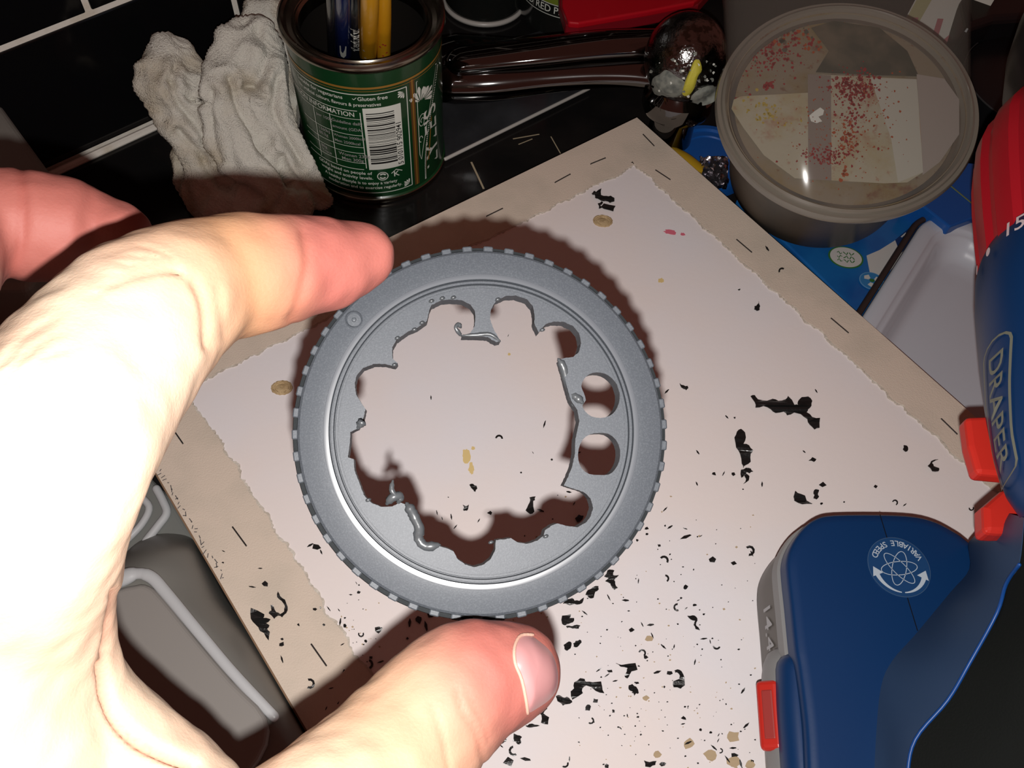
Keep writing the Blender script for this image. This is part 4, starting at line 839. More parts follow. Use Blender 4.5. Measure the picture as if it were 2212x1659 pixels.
# voltage marking on the battery side
A = W(1668,1315,.036); B = W(1676,1440,.036); dd = B-A; dd[2] = 0; dd /= np.linalg.norm(dd); ow = np.cross(dd, ZZ); ow = ow if ow[0] < 0 else -ow
nb_ = [np.array(p) for p in lev(-.0022, .036)]
def batpt(px, py, z, e=.0006):
    q = W(px, py, z); best = min(range(len(nb_)), key=lambda i: abs(nb_[i][1]-q[1])+(10 if nb_[i][0] > cb[0] else 0)); a_, b_ = nb_[best], nb_[(best+1) % len(nb_)]
    if abs(b_[1]-a_[1]) > 1e-6: t = (q[1]-a_[1])/(b_[1]-a_[1]); x = a_[0]+(b_[0]-a_[0])*np.clip(t, -1, 1)
    else: x = a_[0]
    return np.array([x-e, q[1], z])
V, Fc = text2d('14.4V', .0110, 'LEFT'); ys = W(1668,1300,.036)[1]
l0 = sorted([q for q in lev(0, .036) if q[0] < cb[0]], key=lambda q: q[1])
def side_at(yy, zz): return np.array([np.interp(yy, [p[1] for p in l0], [p[0] for p in l0])+np.interp(zz, [.026, .034, .0445], [-.0010, -.0004, .0012])-.0005, yy, zz])
mk('voltage_lettering', [side_at(ys-x*1.0, .0355+y*.75) for x, y in V], Fc, mat('silver_print', (.34, .34, .35), .4), drill)
# VARIABLE SPEED badge on the foot
bcn = W(1941, 1225, zt+.0002); bR = proj(bcn)[2]*68/F; th0 = math.radians(180-4); ux = np.array([math.cos(th0), math.sin(th0), 0]); uy = np.array([-math.sin(th0), math.cos(th0), 0])
badge = mk('speed_badge', *lathe([(.0001, .0), (bR, .0), (bR, .00015), (.0001, .0002)], bcn, 60), mat('badge_blue', (.008, .045, .135), .45), drill); ORG[badge] = ORG[drill]
def BG(x, y, e=.00045): return bcn+ux*x+uy*y+ZZ*e
M_bp = mat('badge_print', (.40, .46, .52), .5)
bpn = []
word = 'VARIABLE SPEED'; a0 = math.radians(-158); a1 = math.radians(-20)
for i, ch in enumerate(word):
    if ch == ' ': continue
    a = a0+(a1-a0)*(i+.5)/len(word); V, Fc = text2d(ch, bR*.27); c_, s_ = math.cos(a+math.pi/2), math.sin(a+math.pi/2)
    bpn.append(([(bR*.80*math.cos(a)+x*c_-y*s_, bR*.80*math.sin(a)+x*s_+y*c_) for x, y in V], Fc))
mk_flat('badge_lettering', bpn, BG, M_bp, badge)
for k in range(3):
    a = k*math.pi/3+.2; pts = [(bR*.60*math.cos(t)*math.cos(a)-bR*.22*math.sin(t)*math.sin(a), bR*.60*math.cos(t)*math.sin(a)+bR*.22*math.sin(t)*math.cos(a)+bR*.05) for t in np.linspace(0, 2*math.pi, 40)[:-1]]
    mk_flat('atom_loop', [line2d(pts, bR*.022, True)], BG, M_bp, badge)
for sg in (-1, 1):
    arc = [(sg*bR*.86*math.sin(t), bR*.86*math.cos(t)) for t in np.linspace(.06, 1.15, 14)]; V = []
    for i, (x, y) in enumerate(arc):
        w = bR*(.03+.10*i/13); r0 = math.hypot(x, y); V += [(x*(r0-w)/r0, y*(r0-w)/r0), (x*(r0+w*.1)/r0, y*(r0+w*.1)/r0)]
    Fc = [(2*i, 2*i+1, 2*i+3, 2*i+2) for i in range(13)]; e_ = arc[-1]; t = 1.15; tipx = (sg*bR*.84*math.sin(1.5), bR*.84*math.cos(1.5)); n_ = len(V)
    V += [(e_[0]*1.12, e_[1]*1.12), (e_[0]*.68, e_[1]*.68), tipx]; Fc.append((n_, n_+1, n_+2)); mk_flat('curved_arrow', [(V, Fc)], BG, M_bp, badge)
mk_flat('badge_rim', [line2d([(bR*.985*math.cos(t), bR*.985*math.sin(t)) for t in np.linspace(0, 2*math.pi, 60)[:-1]], bR*.012, True)], BG, mat('badge_rim', (.06, .10, .16), .5), badge)
mk('mould_line', *tube([W(1901,1112,zt+.00005), W(1918,1168,zt+.00005)], .00018, 6), M_black, drill); mk('mould_line', *tube([W(1958,1284,zt+.00005), W(1982,1362,zt+.00005)], .00018, 6), M_black, drill)
# handle (blue shell) and rubber grip: lofted sections standing on the foot
rows = [[(2178,1108,.118),(2190,1112,.128),(2212,1118,.140),(2260,1140,.150),(2330,1180,.150),(2420,1220,.14)],
 [(2093,1170,.064),(2135,1172,.105),(2200,1222,.128),(2290,1260,.136),(2380,1320,.136),(2480,1380,.12)],
 [(2093,1228,.061),(2125,1245,.093),(2172,1263,.116),(2270,1320,.128),(2360,1390,.128),(2450,1440,.11)],
 [(2051,1279,.061),(2098,1300,.088),(2152,1326,.108),(2250,1390,.120),(2340,1460,.120),(2430,1520,.10)],
 [(1976,1368,.061),(2032,1400,.083),(2093,1434,.100),(2220,1500,.112),(2320,1580,.112),(2420,1640,.09)],
 [(1924,1425,.061),(1985,1468,.078),(2046,1514,.093),(2190,1590,.105),(2300,1670,.105),(2400,1740,.085)],
 [(1900,1480,.061),(1935,1545,.073),(1976,1599,.086),(2140,1690,.098),(2270,1770,.098),(2380,1840,.08)],
 [(1888,1600,.061),(1920,1650,.070),(1957,1690,.082),(2120,1790,.092),(2250,1870,.092),(2360,1940,.075)],
 [(1880,1760,.061),(1910,1800,.066),(1940,1850,.072),(2110,1950,.080),(2240,2010,.080),(2350,2080,.065)]]
G = [[W(*q) for q in r] for r in rows]
def patch(cols, k, mname, m, lower=None):
    rr = [spline([r[c] for c in cols], k) for r in G]; nc = len(rr[0]); full = []
    for c in range(nc): full.append(spline([rr[j][c] for j in range(len(rr))], 4))
    nr = len(full[0]); V = [full[c][r] for r in range(nr) for c in range(nc)]; Fc = [(r*nc+c, r*nc+c+1, (r+1)*nc+c+1, (r+1)*nc+c) for r in range(nr-1) for c in range(nc-1)]
    return V, Fc, nr, nc
def solid(V, Fc, nr, nc, down):
    n = len(V); V2 = V+[v+down(v) for v in V]; F2 = list(Fc)+[tuple(q+n for q in reversed(f)) for f in Fc]
    bd = [r*nc for r in range(nr)]+[(nr-1)*nc+c for c in range(1, nc)]+[r*nc+nc-1 for r in range(nr-2, -1, -1)]+[c for c in range(nc-2, 0, -1)]
    F2 += [(bd[i], bd[(i+1) % len(bd)], bd[(i+1) % len(bd)]+n, bd[i]+n) for i in range(len(bd))]; return V2, F2
V, Fc, nr, nc = patch([0, 1, 2], 6, 'x', None); V, Fc = solid(V, Fc, nr, nc, lambda v: np.array([.010, -.002, -.004])); mk('handle_shell', V, Fc, M_dbl2, drill, auto=50)
V, Fc, nr, nc = patch([2, 3, 4, 5], 6, 'x', None)
V = [v+np.array([0, 0, .0006]) for v in V]; V, Fc = solid(V, Fc, nr, nc, lambda v: np.array([.002, -.001, -.006])); mk('rubber_grip', V, Fc, M_grip, drill, auto=50)
be = spline([r[2]+np.array([-.0002, 0, .0008]) for r in G[1:]], 5); mk('grip_piping', *tube(be, .0006, 8), M_edge2, drill, smooth=True)
mk('handle_core', *loftq if False else tube(spline([W(2250,1800,.062)+0, W(2290,1500,.085), W(2330,1250,.120)], 5), .016, 24, cap=4), M_grip, drill, smooth=True)
# head: motor housing, torque collar, chuck along one axis
hz = .150; A0 = W(2365, 60, hz); A1 = W(2385, 1150, hz); ad = (A1-A0)/np.linalg.norm(A1-A0)
s1_ = np.cross(ad, ZZ); s1_ = s1_ if s1_[0] < 0 else -s1_; s1_ /= np.linalg.norm(s1_)
def axpt(py):
    lo, hi = -.3, .6
    for _ in range(50):
        m_ = (lo+hi)/2; 
        if proj(A0+ad*m_)[1] < py: lo = m_
        else: hi = m_
    return A0+ad*lo
def rad_for(px, py):
    """radius that brings the visible side of the housing to the measured width at this station"""
    c = axpt(py); lo, hi = .001, .06
    for _ in range(40):
        m_ = (lo+hi)/2
        x = min(proj(c+(s1_*math.cos(a)+ZZ*math.sin(a))*m_)[0] for a in np.linspace(-.6, 1.6, 30))
        if x > px: lo = m_
        else: hi = m_
    return lo
def housing(name, st, m, n=72, ribs=0, **k):
    V = []; cs = [(axpt(py), rad_for(px, py)) for px, py in st]
    for c, r in cs:
        for i in range(n):
            a = 2*math.pi*i/n; rr = r*(1-(.045 if ribs and (i % 6 in (0, 1)) else 0)); V.append(c+(s1_*math.cos(a)+ZZ*math.sin(a))*rr)
    Fc = [(j*n+i, j*n+(i+1) % n, (j+1)*n+(i+1) % n, (j+1)*n+i) for j in range(len(cs)-1) for i in range(n)]+[tuple(range(n)), tuple((len(cs)-1)*n+i for i in range(n))]
    return mk(name, V, Fc, m, drill, **k)
housing('chuck', [(2290,-40),(2235,0),(2195,60),(2172,130),(2165,200),(2178,262)], M_black, auto=40)
housing('torque_collar', [(2222,238),(2175,262),(2140,290),(2116,318),(2103,346),(2098,400),(2099,450),(2104,520),(2110,575),(2113,600)], M_tor, n=96, ribs=1, auto=30)
housing('motor_housing', [(2128,572),(2114,590),(2106,620),(2105,690),(2109,740),(2117,830),(2130,920),(2148,1010),(2168,1070),(2195,1110),(2230,1135)], M_dbl, auto=40)
def HP(px, py, e=.0006):   # nearest point of the housing under the sight line from the lens centre
    pys = [572,590,620,690,740,830,920,1010,1070,1110,1135]; 
    return None
hst = [(2104,342),(2098,400),(2099,450),(2104,520),(2110,575),(2106,620),(2105,690),(2109,740),(2117,830),(2130,920),(2148,1010),(2168,1070)]
hs = [((axpt(py)-A0)@ad, rad_for(px, py)) for px, py in hst]
def rad_at(s): return float(np.interp(s, [h[0] for h in hs], [h[1] for h in hs]))
def HS(s, a, e=.0005): r = rad_at(s)+e; return A0+ad*s+(s1_*math.cos(a)+ZZ*math.sin(a))*r
def find(px, py):
    best = None
    for s in np.linspace(hs[0][0], hs[-1][0], 120):
        for a in np.linspace(-.2, 2.2, 80):
            p = proj(HS(s, a)); d = (p[0]-px)**2+(p[1]-py)**2
            nn_ = (s1_*math.cos(a)+ZZ*math.sin(a)); v = CP-HS(s, a)
            if nn_@v <= 0: continue
            if best is None or d < best[0]: best = (d, s, a)
    return best[1], best[2]
M_logo = mat('gold_grey_print', (.15, .155, .12), .5)
sA, aA = find(2150, 750); sB, aB = find(2200, 1045)
def LG(x, y):   # x 0..1 along the emblem, y metres across
    s = sA+(sB-sA)*x; a = aA+(aB-aA)*x; return HS(s, a+y/rad_at(s))
hw = .0072; st_ = [(.03+.94*t, hw) for t in np.linspace(0, 1, 12)]+[(.97+.10*math.sin(t), hw*math.cos(t)) for t in np.linspace(0, math.pi, 8)]+[(.97-.94*t, -hw) for t in np.linspace(0, 1, 12)]+[(.03-.10*math.sin(t), -hw*math.cos(t)) for t in np.linspace(0, math.pi, 8)]
mk_flat('emblem_frame', [line2d([(x*.06, y) for x, y in st_], .0011, True)], lambda x, y: LG(x/.06, y), M_logo, drill)
V, Fc = text2d('DRAPER', .0135, 'LEFT'); wd_ = max(v[0] for v in V)
mk_flat('emblem_lettering', [([(x/wd_*.90+.05, y*.78) for x, y in V], Fc)], LG, M_logo, drill)
M_cw = mat('pale_print', (.62, .50, .52), .5)
for w_, px, py, sz in (('15', 2190, 492, .0085),):
    s0, a0_ = find(px, py); V, Fc = text2d(w_, sz, 'CENTER'); mk('collar_number', [HS(s0-y*1.0+x*.0, a0_+x/rad_at(s0)*1.0, .0012) for x, y in V], Fc, M_cw, drill)
s0, a0_ = find(2137, 547); mk('collar_dot', [HS(s0+.0018*math.cos(t), a0_+.0011/rad_at(s0)*math.sin(t), .0012) for t in np.linspace(0, 5.9, 12)], [tuple(range(12))], M_cw, drill)
s0, a0_ = find(2116, 584); mk('collar_dot', [HS(s0+.0022*math.cos(t), a0_+.0006/rad_at(s0)*math.sin(t), .0012) for t in np.linspace(0, 5.9, 12)], [tuple(range(12))], M_cw, drill)
# red direction switch and trigger under the housing
def slabz(name, pts, z0, z1, m, b): 
    return mk(name, *solidprism(PX_(pts, z1), z0, z1), m, drill, bevel=b)
slabz('direction_switch', [(2086, 899), (2160, 896), (2200, 960), (2200, 1030), (2112, 1022), (2094, 960)], .126, .132, M_redp2, (.0016, 3))
slabz('trigger', [(2126, 1092), (2165, 1058), (2230, 1040), (2230, 1150), (2160, 1152), (2128, 1150)], .112, .120, M_redp2, (.002, 3))

# ------------------------------------------------------------------ grey machines at the left
M_gbody = mat('grey_machine_plastic', (.17, .165, .15), .42, spec=.45); M_gpan = mat('grey_panel_plastic', (.23, .215, .20), .45, spec=.4); M_gpale = mat('pale_grey_plastic', (.44, .45, .46), .35)
gm = empty('grey_machine', np.array([*W(450, 1450, 0)[:2], 0]), 'rounded grey plastic machine housing left of the board, behind the palm', 'machine')
rws = [[(262,1212,.006),(285,1180,.006),(318,1158,.006),(352,1150,.006),(392,1152,.006),(414,1160,.006),(424,1172,.006)],
 [(240,1228,.022),(268,1204,.024),(310,1186,.026),(350,1180,.026),(390,1182,.024),(420,1186,.018),(436,1198,.006)],
 [(215,1262,.030),(262,1238,.033),(312,1218,.035),(352,1216,.034),(400,1220,.029),(436,1226,.020),(455,1232,.006)],
 [(190,1330,.036),(262,1290,.037),(320,1262,.037),(372,1276,.036),(428,1286,.030),(470,1296,.020),(490,1296,.006)],
 [(200,1430,.037),(320,1390,.038),(400,1370,.038),(450,1360,.036),(500,1378,.030),(538,1386,.020),(556,1390,.006)],
 [(250,1560,.037),(400,1530,.038),(500,1490,.038),(540,1480,.036),(580,1488,.030),(606,1498,.020),(620,1504,.006)],
 [(320,1700,.034),(480,1680,.036),(590,1610,.036),(625,1600,.034),(655,1600,.028),(672,1610,.018),(684,1620,.006)],
 [(420,1850,.028),(560,1830,.030),(680,1760,.030),(710,1740,.028),(735,1730,.022),(748,1730,.014),(758,1735,.006)]]
def gridpx(rws, kr=4, kc=4):
    G_ = [[W(*q) for q in r] for r in rws]; rr = [spline(r, kc) for r in G_]; nc = len(rr[0]); full = [spline([rr[j][c] for j in range(len(rr))], kr) for c in range(nc)]; nr = len(full[0])
    return [full[c][r] for r in range(nr) for c in range(nc)], [(r*nc+c, r*nc+c+1, (r+1)*nc+c+1, (r+1)*nc+c) for r in range(nr-1) for c in range(nc-1)], nr, nc
V, Fc, nr, nc = gridpx(rws)
n = len(V); V2 = V+[np.array([v[0], v[1], .0006]) for v in V]; F2 = list(Fc)+[tuple(q+n for q in reversed(f)) for f in Fc]
bd = [r*nc for r in range(nr)]+[(nr-1)*nc+c for c in range(1, nc)]+[r*nc+nc-1 for r in range(nr-2, -1, -1)]+[c for c in range(nc-2, 0, -1)]
F2 += [(bd[i], bd[(i+1) % len(bd)], bd[(i+1) % len(bd)]+n, bd[i]+n) for i in range(len(bd))]
mk('housing', V2, F2, M_gbody, gm, auto=60)
rdg = spline([W(238,1262,.036), W(290,1240,.038), W(325,1246,.0385), (W(358,1280,.0385)), W(420,1355,.039), W(500,1450,.039), W(592,1548,.0375)], 7)
mk('pale_ridge', *tube(rdg, [.0022+.0012*math.sin(math.pi*min(1, i/8)) if i < 12 else .0024-.0006*(i-12)/max(1, len(rdg)-13) for i in range(len(rdg))], 14, flat=(ZZ, .7), cap=3), M_gpale, gm, smooth=True)
pan = [(232,1290),(290,1262),(322,1264),(352,1292),(420,1375),(500,1468),(575,1550),(560,1640),(440,1760),(330,1700),(240,1560),(200,1420)]
Pn = PX_(sm(pan, 3), .040); mk('panel', *solidprism(Pn, .036, .0402), M_gpan, gm, bevel=(.0022, 4))
pg = empty('pale_tray', np.array([*W(350, 1110, 0)[:2], 0]), 'pale grey moulded plastic tray half under the board, above the grey machine', 'tray')
mk('tray_base', *solidprism(PX_([(250,1010),(318,1022),(345,1050),(372,1075),(405,1130),(440,1180),(340,1240),(240,1200),(230,1090)], .008), .0006, .008), mat('mid_grey_plastic', (.16, .165, .155), .4), pg, bevel=(.003, 4))
mk('moulded_ridge', *tube(spline([W(288,1026,.0095), W(300,1066,.0095), W(322,1096,.0095), W(306,1132,.0095), W(275,1165,.0095)], 5), .0016, 10), M_gpale, pg, smooth=True)
mk('moulded_ridge', *tube(spline([W(338,1056,.0095), W(352,1082,.0095), W(360,1108,.0095), W(342,1135,.0095), W(316,1168,.0095)], 5), .0018, 10), M_gpale, pg, smooth=True)
gp = empty('grey_appliance', np.array([*W(20, 330, 0)[:2], 0]), 'grey appliance corner standing against the tiles at the left edge', 'appliance')
mk('appliance_body', *solidprism([tuple(W(a, b, .05)[:2]) for a, b in ((-260, 60), (-60, 130), (2, 226), (108, 372), (150, 440), (60, 620), (-260, 620))], .0006, .05), mat('warm_grey_plastic', (.20, .185, .165), .5), gp, bevel=(.004, 4))
# ------------------------------------------------------------------ black plastic shavings
M_shav = mat('black_shaving', (.011, .011, .011), .28, spec=.6, bump=(900, .3, .0006)); M_dust = mat('tan_wood_dust', (.42, .32, .20), .9)
rs = random.Random(21)
def shaving(pts, label=None, group=None, scale=1., name='plastic_shaving', th=.00022, lift=.0005, m=None, z=ZB+.0001):
    if lift >= .001 and label:
        q = []
        for i_ in range(len(pts)):
            a_, b_ = np.array(pts[i_], float), np.array(pts[(i_+1) % len(pts)], float); q.append(tuple(a_)); L_ = np.linalg.norm(b_-a_)
            if L_ > 5: nq = np.array([-(b_-a_)[1], (b_-a_)[0]])/L_; q.append(tuple((a_+b_)/2+nq*rs.uniform(-1.6, 1.6)))
        pts = q
    n = len(pts); c = np.mean(np.array(pts, float), axis=0); sd = rs.random()*50; V = []
    zz = [z+lift*(.5+.9*mn.noise((p[0]*.06, p[1]*.06, sd)))+.0001 for p in pts]; zz = [max(z, q) for q in zz]
    onfold = False
    B = [W(p[0], p[1], q) for p, q in zip(pts, zz)]
    tr_ = tessellate_polygon([[Vector((p[0], p[1], 0)) for p in pts]])
    V = [b+ZZ*th for b in B]+B; Fc = [tuple(t) for t in tr_]+[tuple(reversed([q+n for q in t])) for t in tr_]+[(i, (i+1) % n, (i+1) % n+n, i+n) for i in range(n)]
    o = mk(name, V, Fc, m or M_shav); tag(o, label, 'shaving' if name == 'plastic_shaving' else 'dust', group); return o
def crop(ox, oy, sc, P): return [(ox+x/sc, oy+y/sc) for x, y in P]
c4 = (1380, 540, 2.86); c6 = (1040, 240, 3.352); c5 = (300, 700, 2.127); c3 = (1000, 1100, 2.967); c8 = (740, 960, 3.814)
BIG = [
 (c4, [(690,905),(715,900),(735,925),(790,935),(825,922),(860,935),(905,925),(920,905),(945,930),(960,960),(985,960),(983,935),(1005,912),(1045,908),(1070,935),(1065,965),(1045,985),(1035,1005),(1070,1035),(1118,1040),(1115,1100),(1085,1110),(1055,1080),(1040,1045),(1000,1015),(960,1005),(915,1022),(895,1000),(845,1008),(815,985),(770,965),(720,975),(715,940)], 'largest black shaving, long scalloped strip on the white board right of the ring', .0022),
 (c4, [(630,1108),(655,1130),(660,1160),(645,1200),(680,1210),(705,1240),(690,1260),(690,1310),(660,1330),(645,1350),(635,1320),(625,1260),(600,1220),(590,1160),(605,1125)], 'upright lumpy black shaving below the long scalloped strip', .0030),
 (c4, [(630,1360),(660,1348),(690,1352),(705,1370),(685,1380),(668,1372),(660,1382),(682,1400),(678,1425),(645,1447),(662,1415),(650,1392),(632,1408)], 'curly hooked black shaving at the foot of the upright lumpy one', .0015),
 (c4, [(965,1490),(1000,1510),(1025,1520),(1035,1550),(1070,1570),(1010,1572),(960,1550),(955,1525)], 'wedge-shaped black shaving just above the battery foot of the drill', .0022),
 (c4, [(1078,1495),(1090,1480),(1112,1485),(1105,1505),(1112,1525),(1098,1542),(1078,1535),(1085,1515)], 'ragged upright black shaving right of the wedge-shaped one', .0015),
 (c4, [(740,318),(748,350),(745,372),(728,377),(712,368),(714,350),(730,340)], 'drop-shaped black shaving alone at the upper right of the white board', .0015),
 (c4, [(252,826),(275,838),(300,842),(305,855),(292,868),(278,860),(262,850)], 'small ragged black shaving close to the right side of the toothed rim', .001),
 (c4, [(1848,1296),(1805,1306),(1784,1335),(1812,1368),(1850,1368),(1853,1350),(1820,1338),(1810,1320),(1822,1308)], 'comma-shaped black shaving near the right torn canvas edge', .0015),
 (c4, [(1635,1208),(1655,1212),(1662,1235),(1648,1248),(1630,1232)], 'small blob of black shaving above and left of the comma-shaped one', .001),
 (c4, [(1048,1303),(1070,1282),(1095,1295),(1082,1310)], 'leaf-shaped black shaving between the lumpy one and the comma-shaped one', .001),
 (c6, [(798,600),(812,582),(828,590),(868,563),(866,612),(905,618),(935,616),(962,632),(962,655),(930,665),(900,652),(868,650),(840,634),(822,628),(818,606)], 'twisted black shaving near the far corner of the white board', .0022),
 (c6, [(842,672),(870,656),(880,664),(858,682),(866,694),(885,672),(970,690),(955,727),(900,712),(872,700),(850,708)], 'short black strip just below the twisted far-corner shaving', .0015),
 (c5, [(515,1306),(577,1335),(570,1352),(605,1358),(583,1375),(600,1385),(590,1400),(602,1415),(597,1455),(575,1420),(558,1412),(550,1395),(535,1380),(515,1355)], 'tree-shaped black shaving on the left beige canvas strip', .0020),
 (c5, [(640,1230),(650,1252),(672,1268),(684,1300),(678,1328),(658,1348),(640,1340),(622,1355),(597,1330),(610,1318),(606,1292),(620,1300),(632,1325),(650,1334),(668,1322),(672,1298),(655,1272),(636,1256)], 'thorny ring-shaped black shaving on the left beige strip', .0012),
 (c3, [(750,1085),(780,1090),(790,1108),(830,1112),(885,1106),(892,1140),(905,1180),(850,1165),(820,1140),(790,1130),(765,1150),(768,1180),(700,1222),(692,1200),(690,1170),(712,1150),(712,1112)], 'big bent black shaving on the white board right of the thumb nail', .0028),
 (c3, [(595,1200),(615,1192),(640,1208),(665,1205),(690,1225),(700,1238),(668,1250),(640,1260),(622,1240),(605,1230)], 'crumpled black shaving touching the lower end of the big bent one', .0025),
 (c3, [(980,988),(1015,1000),(1105,988),(1118,1030),(1080,1040),(1068,1060),(1055,1085),(1035,1070),(1050,1040),(1055,1018),(1010,1010)], 'torn flag-like black shaving above and right of the big bent one', .0025),
 (c3, [(1355,1035),(1375,1028),(1400,1040),(1417,1075),(1421,1130),(1395,1151),(1350,1142),(1347,1105),(1385,1090),(1390,1068),(1375,1048),(1360,1050)], 'thick hook-shaped black shaving in the lower middle of the board', .0024),
 (c3, [(500,1230),(535,1235),(540,1280),(515,1310),(552,1335),(545,1380),(500,1370),(503,1320),(475,1290),(482,1250)], 'two-lobed black shaving below the thumb nail', .0024),
 (c3, [(400,1388),(425,1378),(460,1382),(492,1388),(455,1396),(425,1400)], 'flat lens-shaped black shaving below the two-lobed one', .001),
 (c3, [(925,395),(950,390),(970,395),(962,425),(998,425),(968,455),(975,480),(992,505),(972,518),(950,492),(945,478),(912,462),(935,440),(905,432)], 'forked black shaving by the lower right teeth of the ring', .0022),
 (c3, [(785,550),(800,520),(835,500),(868,495),(870,515),(848,530),(838,568),(815,572),(800,560)], 'lumpy black shaving beside the lower right rim, left of the forked one', .0022),
 (c3, [(640,605),(668,580),(700,570),(715,588),(745,590),(775,568),(765,602),(730,612),(700,612),(668,610)], 'long crumpled black shaving tucked under the bottom right of the rim', .0022),
 (c3, [(635,685),(692,676),(680,700),(712,700),(705,725),(680,735),(655,745),(635,735)], 'spiky black shaving right beside the thumb tip', .0025),
 (c3, [(660,750),(700,752),(730,742),(752,748),(742,766),(715,764),(690,760),(668,762)], 'thin curled black shaving below the spiky one beside the thumb', .0015),
 (c3, [(645,872),(668,856),(690,852),(696,868),(690,892),(668,908),(650,896)], 'round ragged black shaving right of the thumb nail tip', .0025),
 (c3, [(706,862),(722,846),(748,838),(760,855),(742,876),(720,886),(708,880)], 'ragged black shaving right next to the round one by the nail', .0022),
 (c3, [(1438,685),(1470,682),(1492,690),(1502,715),(1492,745),(1510,762),(1518,776),(1490,768),(1478,742),(1488,715),(1460,708)], 's-shaped black shaving in the lower right of the board', .0018),
 (c3, [(1062,1130),(1085,1122),(1110,1140),(1126,1180),(1110,1180),(1098,1196),(1085,1168),(1062,1155)], 'shield-shaped black shaving right of the big bent one', .0015),
 (c3, [(800,1253),(820,1265),(812,1292),(782,1290),(785,1270)], 'small square black shaving below the big bent one', .001),
 (c3, [(838,1214),(865,1220),(862,1240),(832,1238)], 'small dark chip just under the big bent shaving', .001),
 (c3, [(325,1438),(350,1450),(378,1462),(368,1480),(372,1500),(352,1508),(335,1488),(320,1490)], 'jagged black shaving at the lower side of the thumb', .0018),
 (c3, [(214,1500),(240,1482),(275,1470),(278,1488),(255,1503)], 'dark sliver half under the lower side of the thumb', .001),
 (c3, [(1160,1612),(1195,1622),(1240,1615),(1232,1640),(1200,1655),(1168,1650)], 'crumpled black shaving at the bottom edge of the board', .002),
 (c8, [(1540,440),(1590,432),(1585,460),(1570,475),(1580,555),(1545,575),(1508,545),(1530,500),(1545,468)], 'stubby black shaving seen through the lower right of the ring opening', .002),
 (c8, [(1045,335),(1075,328),(1105,345),(1110,365),(1095,392),(1080,385),(1088,360),(1062,365)], 'crumpled black shaving seen through the middle of the ring opening', .0016),
 (c8, [(1915,610),(1945,580),(1985,590),(1975,620),(1935,645)], 'black shaving in the shade at the lower right hole of the ring', .0016),
 (c8, [(990,500),(1015,512),(1040,498),(1032,540),(1012,545),(992,540),(1002,522)], 'star-shaped black chip seen through the ring opening', .001),
 ((1000, 660, 1), [(0, 0)], None, 0)]
for (ox, oy, sc), P, lab, lift in BIG:
    if lab:
        fold_z = 'beige' in lab
        o = shaving(crop(ox, oy, sc, P), lab, None, lift=lift, th=.0004, z=ZB+(.0010 if fold_z else .0001))
def chip(px, py, r, kind, z, group, label, m=None, nm='plastic_shaving'):
    a0 = rs.random()*6.28
    if kind == 0:   # chip
        k = rs.choice([4, 5, 6]); P = [(px+r*rs.uniform(.45, 1.15)*math.cos(a0+2*math.pi*i/k), py+r*.8*rs.uniform(.45, 1.15)*math.sin(a0+2*math.pi*i/k)) for i in range(k)]
    elif kind == 1:  # sliver
        c, s_ = math.cos(a0), math.sin(a0); w = r*rs.uniform(.18, .34); P = [(px+x*c-y*s_, py+x*s_+y*c) for x, y in ((-r, -w*.4), (0, -w), (r, 0), (.2*r, w), (-r*.8, w*.5))]
    else:            # curl
        sp_ = rs.uniform(2.2, 4.2); w = r*.26; o_ = [(px+(r*.7+w)*math.cos(a0+t), py+(r*.7+w)*math.sin(a0+t)) for t in np.linspace(0, sp_, 7)]; i_ = [(px+(r*.7-w*.6)*math.cos(a0+t), py+(r*.7-w*.6)*math.sin(a0+t)) for t in np.linspace(sp_, 0, 7)]; P = o_+i_
    return shaving(P, label, group, lift=.0007, z=z, m=m, name=nm)
INR = [(931,859,5),(1078,948,9,2),(1176,917,9,1),(1022,1055,8),(944,1108,6),(975,1117,7,1),(984,1138,6,1),(1034,1125,5,1),(1060,1108,7),(1168,1103,8),(1229,1063,6,1),(1240,1088,5,1),(1250,978,5,1),(1192,993,3),(1126,1021,3),(1098,725,3),(1151,978,3),(955,1120,4)]
